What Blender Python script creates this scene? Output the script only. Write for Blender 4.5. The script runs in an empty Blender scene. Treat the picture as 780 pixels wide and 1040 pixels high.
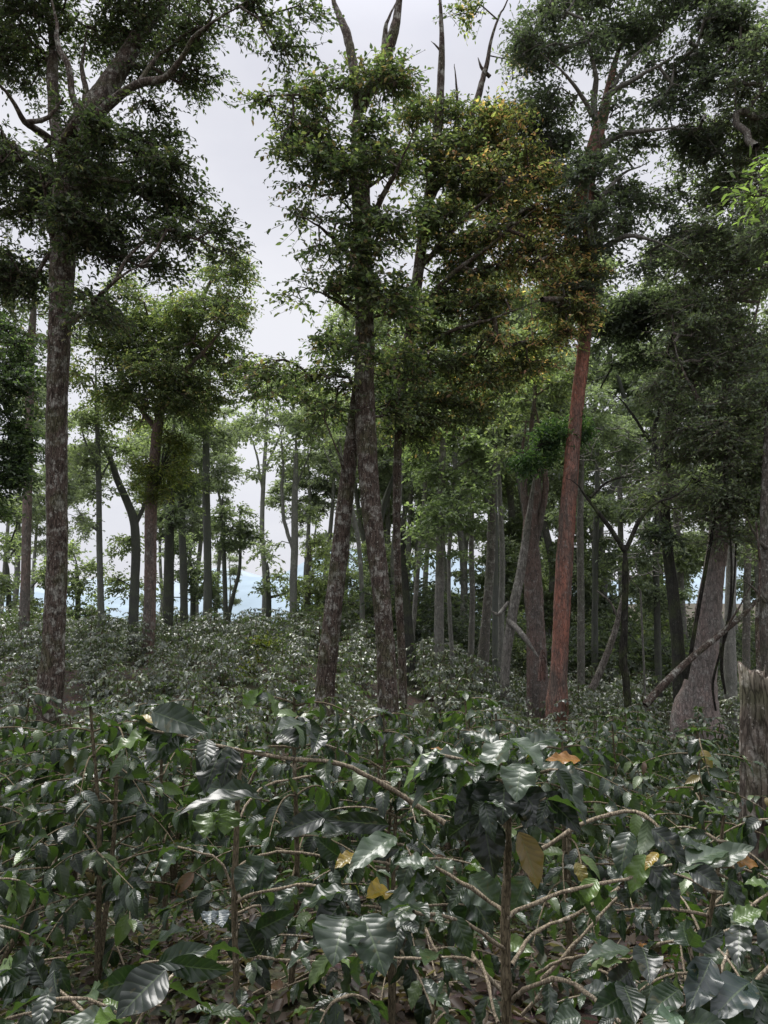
import bpy, math, random
import numpy as np
from mathutils import Vector

rng = np.random.default_rng(7)
random.seed(7)
scene = bpy.context.scene
COL = scene.collection
# ------------------------------------------------------------------ camera model (photo 780 x 1040)
F_PX, HOR = 751.0, 620.0
EYE = 1.6
TH = math.atan((HOR - 520.0) / F_PX)
CT, ST = math.cos(TH), math.sin(TH)

def P(px, py, Y):
    """point seen at photo pixel (px, py) standing at distance Y in front of the camera"""
    dx = (px - 390.0) / F_PX
    dy = -(py - 520.0) / F_PX
    s = Y / (CT - dy * ST)
    return np.array([dx * s, Y, EYE + (ST + dy * CT) * s])

def mpp(py, Y):
    dy = -(py - 520.0) / F_PX
    return Y / (CT - dy * ST) / F_PX

def smooth(a, b, x):
    t = np.clip((x - a) / (b - a), 0, 1)
    return t * t * (3 - 2 * t)

_py = np.array([-2000, -60, -8, 0, 2, 4, 6, 8, 10, 13.5, 19, 28, 36, 44, 60, 120, 260, 600, 4000.0])
_pl = np.array([-30, -6, -.4, 0, -.02, -.2, -.66, -1.0, -1.2, -1.25, .22, .30, .10, -.8, -6, -28, -45, -50, -50.0])
_pr = np.array([-30, -6, -.4, 0, -.02, -.2, -.70, -1.0, -1.22, -1.42, -1.4, -1.2, -1.0, -.7, -.2, 1.5, 4, 0, -50.0])

def ground_z(x, y):
    x = np.asarray(x, float); y = np.asarray(y, float)
    yy = np.maximum(y, -2000)
    acc_l = sum(np.interp(yy + o, _py, _pl) for o in (-1.2, -.6, 0, .6, 1.2)) / 5
    acc_r = sum(np.interp(yy + o, _py, _pr) for o in (-1.2, -.6, 0, .6, 1.2)) / 5
    t = smooth(-.06, .26, x / np.maximum(np.abs(y), 3.0))
    z = acc_l * (1 - t) + acc_r * t
    z = z + .05 * np.sin(x * 1.3 + .7 * y) + .04 * np.sin(y * 1.9 - x * .8) + .10 * np.sin(x * .31 + 1.2) * np.sin(y * .27)
    return z

# ------------------------------------------------------------------ mesh builder
class MB:
    def __init__(s):
        s.V = []; s.F = []; s.C = []; s.U = []; s.n = 0
    def add(s, v, f, c=None, uv=None):
        v = np.asarray(v, np.float32).reshape(-1, 3); f = np.asarray(f, np.int32).reshape(-1, 4)
        s.V.append(v); s.F.append(f + s.n); s.n += len(v)
        if c is not None:
            s.C.append(np.broadcast_to(np.asarray(c, np.float32), (len(v), 3)))
        if uv is not None:
            s.U.append(np.asarray(uv, np.float32).reshape(-1, 2))
    def mesh(s, name, mat, base=(0, 0, 0), smooth_shade=True):
        V = np.concatenate(s.V) - np.asarray(base, np.float32); F = np.concatenate(s.F)
        m = bpy.data.meshes.new(name)
        m.vertices.add(len(V)); m.vertices.foreach_set('co', V.ravel())
        m.loops.add(F.size); m.loops.foreach_set('vertex_index', F.ravel())
        m.polygons.add(len(F)); m.polygons.foreach_set('loop_start', np.arange(0, F.size, 4, dtype=np.int32))
        m.polygons.foreach_set('use_smooth', np.full(len(F), smooth_shade))
        if s.C:
            C = np.concatenate(s.C); a = m.attributes.new('col', 'FLOAT_COLOR', 'POINT')
            a.data.foreach_set('color', np.concatenate([C, np.ones((len(C), 1), np.float32)], 1).ravel())
        if s.U:
            U = np.concatenate(s.U); l = m.uv_layers.new(name='UVMap')
            l.data.foreach_set('uv', U[F.ravel()].ravel())
        m.materials.append(mat); m.update(calc_edges=True); m.validate()
        return m
    def build(s, name, mat, parent=None, base=(0, 0, 0), smooth_shade=True, haze=None):
        o = bpy.data.objects.new(name, s.mesh(name, mat, base, smooth_shade)); COL.objects.link(o)
        if parent is not None: o.parent = parent
        if haze is not None: o.color = haze
        return o

def thing(name, label, cat, loc, group=None):
    o = bpy.data.objects.new(name, None); COL.objects.link(o)
    o.empty_display_size = .2
    o.location = [float(c) for c in loc]
    o['label'] = label; o['category'] = cat
    if group: o['group'] = group
    return o

def dup(root, loc, rz=0.0, sc=1.0, label=None, group=None, haze=None):
    r = root.copy(); COL.objects.link(r)
    r.location = [float(c) for c in loc]; r.rotation_euler = (0, 0, rz); r.scale = (sc, sc, sc) if np.isscalar(sc) else sc
    if label: r['label'] = label
    if group: r['group'] = group
    for ch in list(root.children):
        c = ch.copy(); COL.objects.link(c); c.parent = r
        if haze is not None: c.color = haze
        for g in list(ch.children):
            d = g.copy(); COL.objects.link(d); d.parent = c
            if haze is not None: d.color = haze
    return r

def norm(v):
    return v / np.maximum(np.linalg.norm(v, axis=-1, keepdims=True), 1e-9)

def catmull(pts, step):
    pts = np.asarray(pts, float)
    out = [pts[0]]
    n = len(pts)
    for i in range(n - 1):
        p0 = pts[max(i - 1, 0)]; p1 = pts[i]; p2 = pts[i + 1]; p3 = pts[min(i + 2, n - 1)]
        k = max(1, int(np.linalg.norm((p2 - p1)[:3]) / step))
        for j in range(1, k + 1):
            t = j / k
            out.append(.5 * ((2 * p1) + (-p0 + p2) * t + (2 * p0 - 5 * p1 + 4 * p2 - p3) * t * t + (-p0 + 3 * p1 - 3 * p2 + p3) * t ** 3))
    return np.array(out)

def tube(mb, path, rad, sides=8, rough=0.0, seed=0, flare=0.0, flare_h=.5, lobes=5, jag=0.0, wob=0.0, col=None):
    path = np.asarray(path, float); rad = np.asarray(rad, float); N = len(path)
    r = np.random.default_rng(seed)
    T = norm(np.gradient(path, axis=0))
    ref = np.array([0, 1.0, .03]) if abs(T[0][2]) > .5 else np.array([.02, .03, 1.0])
    A = np.zeros_like(path); a = ref
    for i in range(N):
        a = a - T[i] * a.dot(T[i]); a = a / max(np.linalg.norm(a), 1e-9); A[i] = a
    B = np.cross(T, A)
    th = np.linspace(0, 2 * math.pi, sides, endpoint=False)
    s = np.concatenate([[0], np.cumsum(np.linalg.norm(np.diff(path, axis=0), axis=1))])
    R = rad[:, None] * np.ones((1, sides))
    if rough:
        for k in (2, 3, 5, 7):
            ph = r.uniform(0, 6.3); tw = r.uniform(-.7, .7)
            R *= 1 + rough / k ** .5 * np.sin(k * th[None] + ph + tw * s[:, None]) * (.6 + .4 * np.sin(s[:, None] * r.uniform(.8, 2.5) + r.uniform(0, 6)))
        nz_ = r.standard_normal((N + 8, sides)); nz_ = sum(nz_[q:q + N] for q in range(8)) / 8 ** .5
        R *= 1 + rough * .42 * nz_ + rough * .2 * r.standard_normal((N, sides))
        for _ in range(max(1, int(s[-1] * .5))):
            sc, tc = r.uniform(0, s[-1]), r.uniform(0, 6.28)
            g = np.exp(-((s[:, None] - sc) / (rad.max() * .8)) ** 2) * np.exp(-((np.angle(np.exp(1j * (th[None] - tc)))) / .5) ** 2)
            R *= 1 + rough * 3.2 * g
    if flare:
        l = .45 + .55 * np.cos(lobes * th[None] + r.uniform(0, 6) + .35 * np.sin(2 * th[None] + 1))
        R *= 1 + flare * np.exp(-s[:, None] / flare_h) * np.clip(l, .08, None)
    V = path[:, None] + R[..., None] * (np.cos(th)[None, :, None] * A[:, None] + np.sin(th)[None, :, None] * B[:, None])
    V = V.reshape(-1, 3)
    i = np.arange(N - 1)[:, None] * sides; j = np.arange(sides)[None]; j2 = (j + 1) % sides
    Fq = np.stack([i + j, i + j2, i + sides + j2, i + sides + j], -1).reshape(-1, 4)
    ext = []
    if jag:
        V = V.reshape(N, sides, 3)
        jz = jag * (.1 + .75 * np.abs(np.sin(th * .5 + 1.1)) ** 3 + .3 * np.abs(np.sin(th * 2.5 + .4)) + .22 * r.random(sides) * (r.random(sides) < .4))
        V[-1] += T[-1] * jz[:, None]
        V = V.reshape(-1, 3); top = path[-1]
        for q, fz in ((.72, .55), (.4, .1), (.02, -.3)):
            ring = top + (V[(N - 1) * sides:N * sides] - top - T[-1] * jz[:, None]) * q + T[-1] * (jz[:, None] * fz * r.uniform(.2, 1.6, (sides, 1)))
            ext.append(ring)
    if ext:
        for k, ring in enumerate(ext):
            b = (N - 1 + k) * sides
            jj = np.arange(sides); jj2 = (jj + 1) % sides
            Fq = np.concatenate([Fq, np.stack([b + jj, b + jj2, b + sides + jj2, b + sides + jj], -1)])
        V = np.concatenate([V] + ext)
    mb.add(V, Fq, col)

# ------------------------------------------------------------------ materials
def nmat(name):
    m = bpy.data.materials.new(name); m.use_nodes = True
    nt = m.node_tree; nt.nodes.clear()
    return m, nt
def N(nt, t, **kw):
    n = nt.nodes.new(t)
    for k, v in kw.items():
        if k in n.inputs: n.inputs[k].default_value = v
        else: setattr(n, k, v)
    return n
def L(nt, a, b): nt.links.new(a, b)
def ramp(nt, fac, stops):
    n = nt.nodes.new('ShaderNodeValToRGB'); e = n.color_ramp.elements
    while len(e) < len(stops): e.new(.5)
    for x, (p, c) in zip(e, stops):
        x.position = p; x.color = (*c, 1) if len(c) == 3 else c
    L(nt, fac, n.inputs['Fac']); return n.outputs['Color']
def mixc(nt, fac, a, b, mode='MIX'):
    n = nt.nodes.new('ShaderNodeMix'); n.data_type = 'RGBA'; n.blend_type = mode
    for s, v in ((n.inputs[0], fac), (n.inputs[6], a), (n.inputs[7], b)):
        if hasattr(v, 'links'): L(nt, v, s)
        else: s.default_value = v if not isinstance(v, tuple) else ((*v, 1) if len(v) == 3 else v)
    return n.outputs[2]
def math_(nt, op, a, b=0.0, c=0.0, clamp=False):
    n = nt.nodes.new('ShaderNodeMath'); n.operation = op; n.use_clamp = clamp
    for s, v in zip(n.inputs, (a, b, c)):
        if hasattr(v, 'links'): L(nt, v, s)
        else: s.default_value = v
    return n.outputs[0]

def haze_mix(nt, col):  # aerial haze put into the base colour, mixed towards each object's tint
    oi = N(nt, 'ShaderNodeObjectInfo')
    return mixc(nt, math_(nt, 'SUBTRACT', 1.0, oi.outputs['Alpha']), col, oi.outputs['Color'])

def leaf_material(name, transl=.46, rough=.5, spec=.35):
    m, nt = nmat(name)
    at = N(nt, 'ShaderNodeAttribute', attribute_name='col')
    col = haze_mix(nt, at.outputs['Color'])
    pr = N(nt, 'ShaderNodeBsdfPrincipled'); L(nt, col, pr.inputs['Base Color'])
    pr.inputs['Roughness'].default_value = rough; pr.inputs['Specular IOR Level'].default_value = spec
    tr = N(nt, 'ShaderNodeBsdfTranslucent')
    L(nt, mixc(nt, 1.0, col, (1.15, 1.35, .6), 'MULTIPLY'), tr.inputs['Color'])
    mx = N(nt, 'ShaderNodeMixShader'); mx.inputs[0].default_value = transl
    L(nt, pr.outputs[0], mx.inputs[1]); L(nt, tr.outputs[0], mx.inputs[2])
    out = N(nt, 'ShaderNodeOutputMaterial'); L(nt, mx.outputs[0], out.inputs['Surface'])
    return m

def coffee_material(name, veins=True, rough=.26, spec=.55):
    m, nt = nmat(name)
    at = N(nt, 'ShaderNodeAttribute', attribute_name='col')
    col = at.outputs['Color']
    uv = N(nt, 'ShaderNodeUVMap', uv_map='UVMap')
    sp = N(nt, 'ShaderNodeSeparateXYZ'); L(nt, uv.outputs[0], sp.inputs[0])
    au = math_(nt, 'ABSOLUTE', sp.outputs[0])
    pr = N(nt, 'ShaderNodeBsdfPrincipled')
    tc = N(nt, 'ShaderNodeTexCoord')
    ns = N(nt, 'ShaderNodeTexNoise'); L(nt, tc.outputs['Object'], ns.inputs['Vector']); ns.inputs['Scale'].default_value = 9; ns.inputs['Detail'].default_value = 4
    if veins:
        w = math_(nt, 'SUBTRACT', math_(nt, 'MULTIPLY', sp.outputs[1], 8.0), math_(nt, 'MULTIPLY', math_(nt, 'POWER', au, .85), 1.7))
        cs = math_(nt, 'COSINE', math_(nt, 'MULTIPLY', w, 6.2832))
        vein = math_(nt, 'MULTIPLY', math_(nt, 'POWER', math_(nt, 'MULTIPLY_ADD', cs, .5, .5), 14.0), math_(nt, 'SUBTRACT', 1.0, math_(nt, 'MULTIPLY', au, .7)))
        mid = math_(nt, 'LESS_THAN', au, .045)
        vv = math_(nt, 'MAXIMUM', math_(nt, 'MULTIPLY', vein, .28), math_(nt, 'MULTIPLY', mid, .7), clamp=True)
        col = mixc(nt, vv, col, mixc(nt, .5, col, (.12, .17, .07)))
        hgt = math_(nt, 'ADD', math_(nt, 'MULTIPLY', math_(nt, 'ABSOLUTE', math_(nt, 'SINE', math_(nt, 'MULTIPLY', w, 3.1416))), math_(nt, 'MULTIPLY_ADD', ns.outputs['Fac'], 1.6, -.3)), math_(nt, 'MULTIPLY', mid, -.4))
        hgt = math_(nt, 'ADD', hgt, math_(nt, 'MULTIPLY', ns.outputs['Fac'], .9))
        bp = N(nt, 'ShaderNodeBump'); bp.inputs['Strength'].default_value = .38; bp.inputs['Distance'].default_value = .003
        L(nt, hgt, bp.inputs['Height']); L(nt, bp.outputs[0], pr.inputs['Normal'])
    # leaf undersides are paler and matt; small blotches and dust on the upper side
    n2 = N(nt, 'ShaderNodeTexNoise'); L(nt, tc.outputs['Object'], n2.inputs['Vector']); n2.inputs['Scale'].default_value = 38; n2.inputs['Detail'].default_value = 3
    col = mixc(nt, math_(nt, 'MULTIPLY', math_(nt, 'GREATER_THAN', n2.outputs['Fac'], .66), .35), col, (.09, .075, .03))
    geo = N(nt, 'ShaderNodeNewGeometry')
    col = mixc(nt, math_(nt, 'MULTIPLY', geo.outputs['Backfacing'], .55), col, (.075, .115, .045))
    L(nt, col, pr.inputs['Base Color'])
    L(nt, math_(nt, 'MULTIPLY_ADD', ns.outputs['Fac'], .36, math_(nt, 'MULTIPLY_ADD', geo.outputs['Backfacing'], .2, rough - .14)), pr.inputs['Roughness'])
    pr.inputs['Specular IOR Level'].default_value = spec
    tr = N(nt, 'ShaderNodeBsdfTranslucent')
    L(nt, mixc(nt, 1.0, col, (1.5, 1.9, .6), 'MULTIPLY'), tr.inputs['Color'])
    mx = N(nt, 'ShaderNodeMixShader'); mx.inputs[0].default_value = .24
    L(nt, pr.outputs[0], mx.inputs[1]); L(nt, tr.outputs[0], mx.inputs[2])
    out = N(nt, 'ShaderNodeOutputMaterial'); L(nt, mx.outputs[0], out.inputs['Surface'])
    return m

def bark_material(name, dark, light, lichen, lich_amt=.5, red=None, scale=1.0, moss=0.0, bump=.02, zs=.22):
    m, nt = nmat(name)
    tc = N(nt, 'ShaderNodeTexCoord')
    mp = N(nt, 'ShaderNodeMapping'); L(nt, tc.outputs['Object'], mp.inputs['Vector']); mp.inputs['Scale'].default_value = (scale, scale, scale * zs)
    n1 = N(nt, 'ShaderNodeTexNoise'); L(nt, mp.outputs[0], n1.inputs['Vector']); n1.inputs['Scale'].default_value = 22; n1.inputs['Detail'].default_value = 8; n1.inputs['Roughness'].default_value = .65
    vo = N(nt, 'ShaderNodeTexVoronoi', feature='DISTANCE_TO_EDGE'); vo.inputs['Scale'].default_value = 26
    wm = N(nt, 'ShaderNodeVectorMath', operation='ADD'); sc = N(nt, 'ShaderNodeVectorMath', operation='SCALE'); L(nt, n1.outputs['Color'], sc.inputs[0]); sc.inputs['Scale'].default_value = .06
    L(nt, mp.outputs[0], wm.inputs[0]); L(nt, sc.outputs[0], wm.inputs[1]); L(nt, wm.outputs[0], vo.inputs['Vector'])
    crack = ramp(nt, vo.outputs['Distance'], [(0, (0, 0, 0)), (.12, (1, 1, 1))])
    col = ramp(nt, n1.outputs['Fac'], [(.3, dark), (.68, light)])
    if red:
        nr = N(nt, 'ShaderNodeTexNoise'); L(nt, mp.outputs[0], nr.inputs['Vector']); nr.inputs['Scale'].default_value = 4.0; nr.inputs['Detail'].default_value = 5
        rf = ramp(nt, nr.outputs['Fac'], [(.38, (0, 0, 0)), (.62, (1, 1, 1))])
        col = mixc(nt, math_(nt, 'MULTIPLY', rf, .85), col, mixc(nt, 1.0, red, mixc(nt, n1.outputs['Fac'], (.1, .1, .1), (1.9, 1.9, 1.9)), 'MULTIPLY'))
    nl = N(nt, 'ShaderNodeTexNoise'); L(nt, tc.outputs['Object'], nl.inputs['Vector']); nl.inputs['Scale'].default_value = 5.5; nl.inputs['Detail'].default_value = 7; nl.inputs['Roughness'].default_value = .72
    lf = ramp(nt, nl.outputs['Fac'], [(.62 - .14 * lich_amt, (0, 0, 0)), (.70 - .10 * lich_amt, (1, 1, 1))])
    col = mixc(nt, math_(nt, 'MULTIPLY', lf, .8), col, lichen)
    nl2 = N(nt, 'ShaderNodeTexNoise'); L(nt, tc.outputs['Object'], nl2.inputs['Vector']); nl2.inputs['Scale'].default_value = 30; nl2.inputs['Detail'].default_value = 3
    sp = math_(nt, 'GREATER_THAN', nl2.outputs['Fac'], .66)
    col = mixc(nt, math_(nt, 'MULTIPLY', sp, .6), col, tuple(min(1, c * 1.35) for c in lichen))
    if moss:
        nm = N(nt, 'ShaderNodeTexNoise'); L(nt, tc.outputs['Object'], nm.inputs['Vector']); nm.inputs['Scale'].default_value = 2.6; nm.inputs['Detail'].default_value = 6
        mf = ramp(nt, nm.outputs['Fac'], [(.5, (0, 0, 0)), (.62, (1, 1, 1))])
        col = mixc(nt, math_(nt, 'MULTIPLY', mf, moss), col, (.05, .065, .02))
    col = mixc(nt, 1.0, col, mixc(nt, crack, (.5, .48, .46), (1.6, 1.6, 1.6)), 'MULTIPLY')
    col = haze_mix(nt, col)
    pr = N(nt, 'ShaderNodeBsdfPrincipled'); L(nt, col, pr.inputs['Base Color']); pr.inputs['Roughness'].default_value = .9; pr.inputs['Specular IOR Level'].default_value = .2
    h = math_(nt, 'ADD', math_(nt, 'MULTIPLY', n1.outputs['Fac'], .8), math_(nt, 'MULTIPLY', crack, .35))
    bp = N(nt, 'ShaderNodeBump'); bp.inputs['Strength'].default_value = .9; bp.inputs['Distance'].default_value = bump; L(nt, h, bp.inputs['Height']); L(nt, bp.outputs[0], pr.inputs['Normal'])
    out = N(nt, 'ShaderNodeOutputMaterial'); L(nt, pr.outputs[0], out.inputs['Surface'])
    return m

M_LEAF = leaf_material('tree_leaf')
M_COFFEE = coffee_material('coffee_leaf_veined')
M_COFFEE_FAR = coffee_material('coffee_leaf_plain', veins=False, rough=.30, spec=1.0)
B_BROWN = bark_material('bark_brown_lichen', (.026, .019, .015), (.105, .08, .066), (.27, .265, .235), .78, moss=.35)
B_REDBROWN = bark_material('bark_red_brown', (.03, .02, .016), (.105, .078, .066), (.27, .26, .235), .85, red=(.15, .058, .045))
B_RED = bark_material('bark_red', (.026, .017, .014), (.14, .088, .07), (.19, .16, .14), .25, red=(.27, .085, .05))
B_PALE = bark_material('bark_pale_grey', (.07, .062, .055), (.17, .15, .135), (.27, .26, .235), .75, moss=.2)
B_DARK = bark_material('bark_dark_moss', (.008, .0075, .006), (.032, .029, .024), (.07, .072, .058), .25, moss=.5)
B_PINK = bark_material('bark_pink_grey', (.045, .034, .03), (.13, .10, .088), (.25, .235, .215), .55, red=(.15, .085, .07))
B_BUTT = bark_material('bark_buttress_grey', (.075, .062, .056), (.21, .175, .16), (.29, .27, .25), .6, red=(.19, .13, .115))
B_STUMP = bark_material('bark_broken_stump', (.026, .022, .018), (.13, .11, .092), (.24, .225, .20), .7, red=(.10, .078, .062), moss=.35, bump=.012, zs=.13)
B_COFFEE = bark_material('coffee_stem_bark', (.045, .036, .022), (.14, .115, .075), (.20, .175, .135), .35, scale=6, bump=.003)
B_TWIG = bark_material('pale_twig_bark', (.09, .075, .05), (.23, .19, .14), (.29, .26, .21), .3, scale=6, bump=.003)

NOHAZE = (1, 1, 1, 1)
LEAF_GAIN = 3.5
def mute(rgb, k, sat=.72):
    lum = .3 * rgb[0] + .6 * rgb[1] + .1 * rgb[2]
    return tuple(k * (lum + (c - lum) * sat) for c in rgb)
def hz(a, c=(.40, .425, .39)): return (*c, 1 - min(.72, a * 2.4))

# ------------------------------------------------------------------ tree machinery
def leaf_quads(mb, pos, axis, nrm, length, width, col, fold=.25):
    """folded six-point leaves (two quads each), all at once"""
    n = len(pos)
    axis = norm(axis); nrm = norm(nrm - axis * (nrm * axis).sum(1, keepdims=True)); side = np.cross(axis, nrm)
    length = length[:, None]; width = width[:, None]
    lift = nrm * width * fold
    droop = -nrm * length * .12
    v = np.stack([pos,
                  pos + axis * length * .32 + side * width * .5 + lift,
                  pos + axis * length * .68 + side * width * .42 + lift + droop * .4,
                  pos + axis * length + droop,
                  pos + axis * length * .68 - side * width * .42 + lift + droop * .4,
                  pos + axis * length * .32 - side * width * .5 + lift], 1).reshape(-1, 3)
    k = np.arange(n)[:, None] * 6
    f = np.concatenate([k + np.array([[0, 3, 2, 1]]), k + np.array([[0, 5, 4, 3]])])
    mb.add(v, f, np.repeat(col, 6, axis=0))

def sample_blob(c, r, n, g, fill=.3):
    """spray centres in several flat, uneven layers inside an ellipsoid"""
    nc = int(np.clip(n / 9, 3, 26))
    u = norm(g.standard_normal((nc, 3))) * (fill + (1 - fill) * g.random((nc, 1)) ** .55)
    cc = c + u * r * np.array([.86, .86, .9])
    size = g.uniform(.18, .66, (nc, 1)) * np.array([1, 1, .42]) * np.minimum(r, 1.3)
    wt = size[:, 0] ** 1.4; idx = g.choice(nc, n, p=wt / wt.sum())
    q = norm(g.standard_normal((n, 3))) * g.random((n, 1)) ** .45
    s = cc[idx] + q * size[idx]
    rel = (s[:, :2] - cc[idx][:, :2]); s[:, 2] -= .35 * (rel ** 2).sum(1) / np.maximum(size[idx][:, 0], .1)   # layers droop at their rims
    return s

def grow(init_pos, init_par, sprays, g, step=.34, sag=.12):
    cap = len(init_pos) + len(sprays) * 14 + 10
    pos = np.zeros((cap, 3)); par = np.full(cap, -1, int)
    n = len(init_pos); pos[:n] = init_pos; par[:n] = init_par
    d0 = np.array([np.min(((pos[:n] - s) ** 2).sum(1)) for s in sprays])
    ends = np.zeros(len(sprays), int)
    for q in np.argsort(d0):
        s = sprays[q]
        dv = pos[:n] - s
        d2 = (dv * dv).sum(1)
        d2 = d2 * (1 + .5 * (dv[:, 2] > .1 * np.sqrt(d2)))        # prefer joining from below
        j = int(d2.argmin()); a = pos[j]; d = math.sqrt(d2[j])
        k = max(1, min(12, int(d / step)))
        prev = j
        b = s - a
        bend = norm(np.cross(b, g.standard_normal(3))) * d * g.uniform(-.16, .16) + np.array([0, 0, d * sag * g.uniform(.2, 1.2)])
        for t in range(1, k + 1):
            f = t / k
            p = a + b * f + bend * math.sin(math.pi * f)
            if t < k: p = p + g.standard_normal(3) * .035
            pos[n] = p; par[n] = prev; prev = n; n += 1
        ends[q] = prev
    return pos[:n], par[:n], ends

def segs(mb, a, b, ra, rb, sides=5):
    d = norm(b - a); ref = np.where(np.abs(d[:, 2:3]) > .8, np.array([[1.0, 0, 0]]), np.array([[0, 0, 1.0]]))
    A = norm(np.cross(d, ref)); B = np.cross(d, A)
    th = np.linspace(0, 2 * math.pi, sides, endpoint=False)
    off = np.cos(th)[None, :, None] * A[:, None] + np.sin(th)[None, :, None] * B[:, None]
    va = a[:, None] - d[:, None] * ra[:, None, None] * .3 + off * ra[:, None, None]; vb = b[:, None] + off * rb[:, None, None]
    V = np.concatenate([va, vb], 1).reshape(-1, 3)
    k = np.arange(len(a))[:, None, None] * (2 * sides); j = np.arange(sides)[None, :, None]; j2 = (j + 1) % sides
    f = np.concatenate([k + j, k + j2, k + sides + j2, k + sides + j], 2).reshape(-1, 4)
    mb.add(V, f)

def foliage(mb, centre, outdir, g, per, size, cols, spread=.26, droop=.35, flat=.5, aspect=.42, twigs=None):
    """leaves set along four short drooping twigs at every spray; COLS = list of (weight, rgb)"""
    K = 4; ns = len(centre); per = max(1, per // K); nt_ = ns * K; n = nt_ * per
    od = norm(outdir * np.array([1, 1, .5]) + np.array([0, 0, .02]))
    td = norm(np.repeat(od, K, 0) * .8 + g.standard_normal((nt_, 3)) * np.array([.75, .75, .75 * flat]) - np.array([0, 0, droop * .45]))
    tl = spread * 1.75 * g.uniform(.55, 1.25, (nt_, 1))
    a = np.repeat(centre, K, 0) + g.standard_normal((nt_, 3)) * spread * .28 * np.array([1, 1, flat + .2])
    t = (np.tile(np.arange(per), nt_)[:, None] + g.random((n, 1))) / per
    tdl = np.repeat(td, per, 0); bendz = -t * t * np.repeat(tl, per, 0) * droop * .6
    pos = np.repeat(a, per, 0) + tdl * t * np.repeat(tl, per, 0); pos[:, 2] += bendz[:, 0]
    if twigs is not None:
        e = a + td * tl; e[:, 2] -= tl[:, 0] * droop * .6
        segs(twigs, a, e, np.full(nt_, .006), np.full(nt_, .0025), 3)
    side = norm(np.cross(tdl, np.array([0, 0, 1.0]) + g.standard_normal((n, 3)) * .5)) * np.where(g.random((n, 1)) < .5, -1, 1)
    ax = norm(side * .8 + tdl * .6 + g.standard_normal((n, 3)) * .35 - np.array([0, 0, droop * .6]))
    nr = norm(np.array([0, 0, 1.0]) + g.standard_normal((n, 3)) * .6)
    w = np.array([x[0] for x in cols]); w = w / w.sum(); pal = np.array([x[1] for x in cols])
    sp = g.choice(len(cols), nt_, p=w); lf = g.choice(len(cols), n, p=w)
    pick = np.where(g.random(n) < .6, np.repeat(sp, per), lf)
    cl = pal[pick] * np.repeat(g.uniform(.7, 1.35, ns), per * K)[:, None] * g.uniform(.7, 1.35, (n, 1))
    ln = size * g.uniform(.5, 1.3, n)
    leaf_quads(mb, pos, ax, nr, ln, ln * aspect * g.uniform(.8, 1.2, n), cl)

def wpath(path, Y, step, g=None, dy=0.0):
    """[(px, py, width_px[, depth offset])] -> world polyline with radii"""
    q = []
    for p in path:
        d = Y + (p[3] if len(p) > 3 else 0.0)
        w = P(p[0], p[1], d); q.append([*w, p[2] * mpp(p[1], d) * .41])
    q = catmull(q, step)
    return q[:, :3], np.maximum(q[:, 3], .004)

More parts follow.
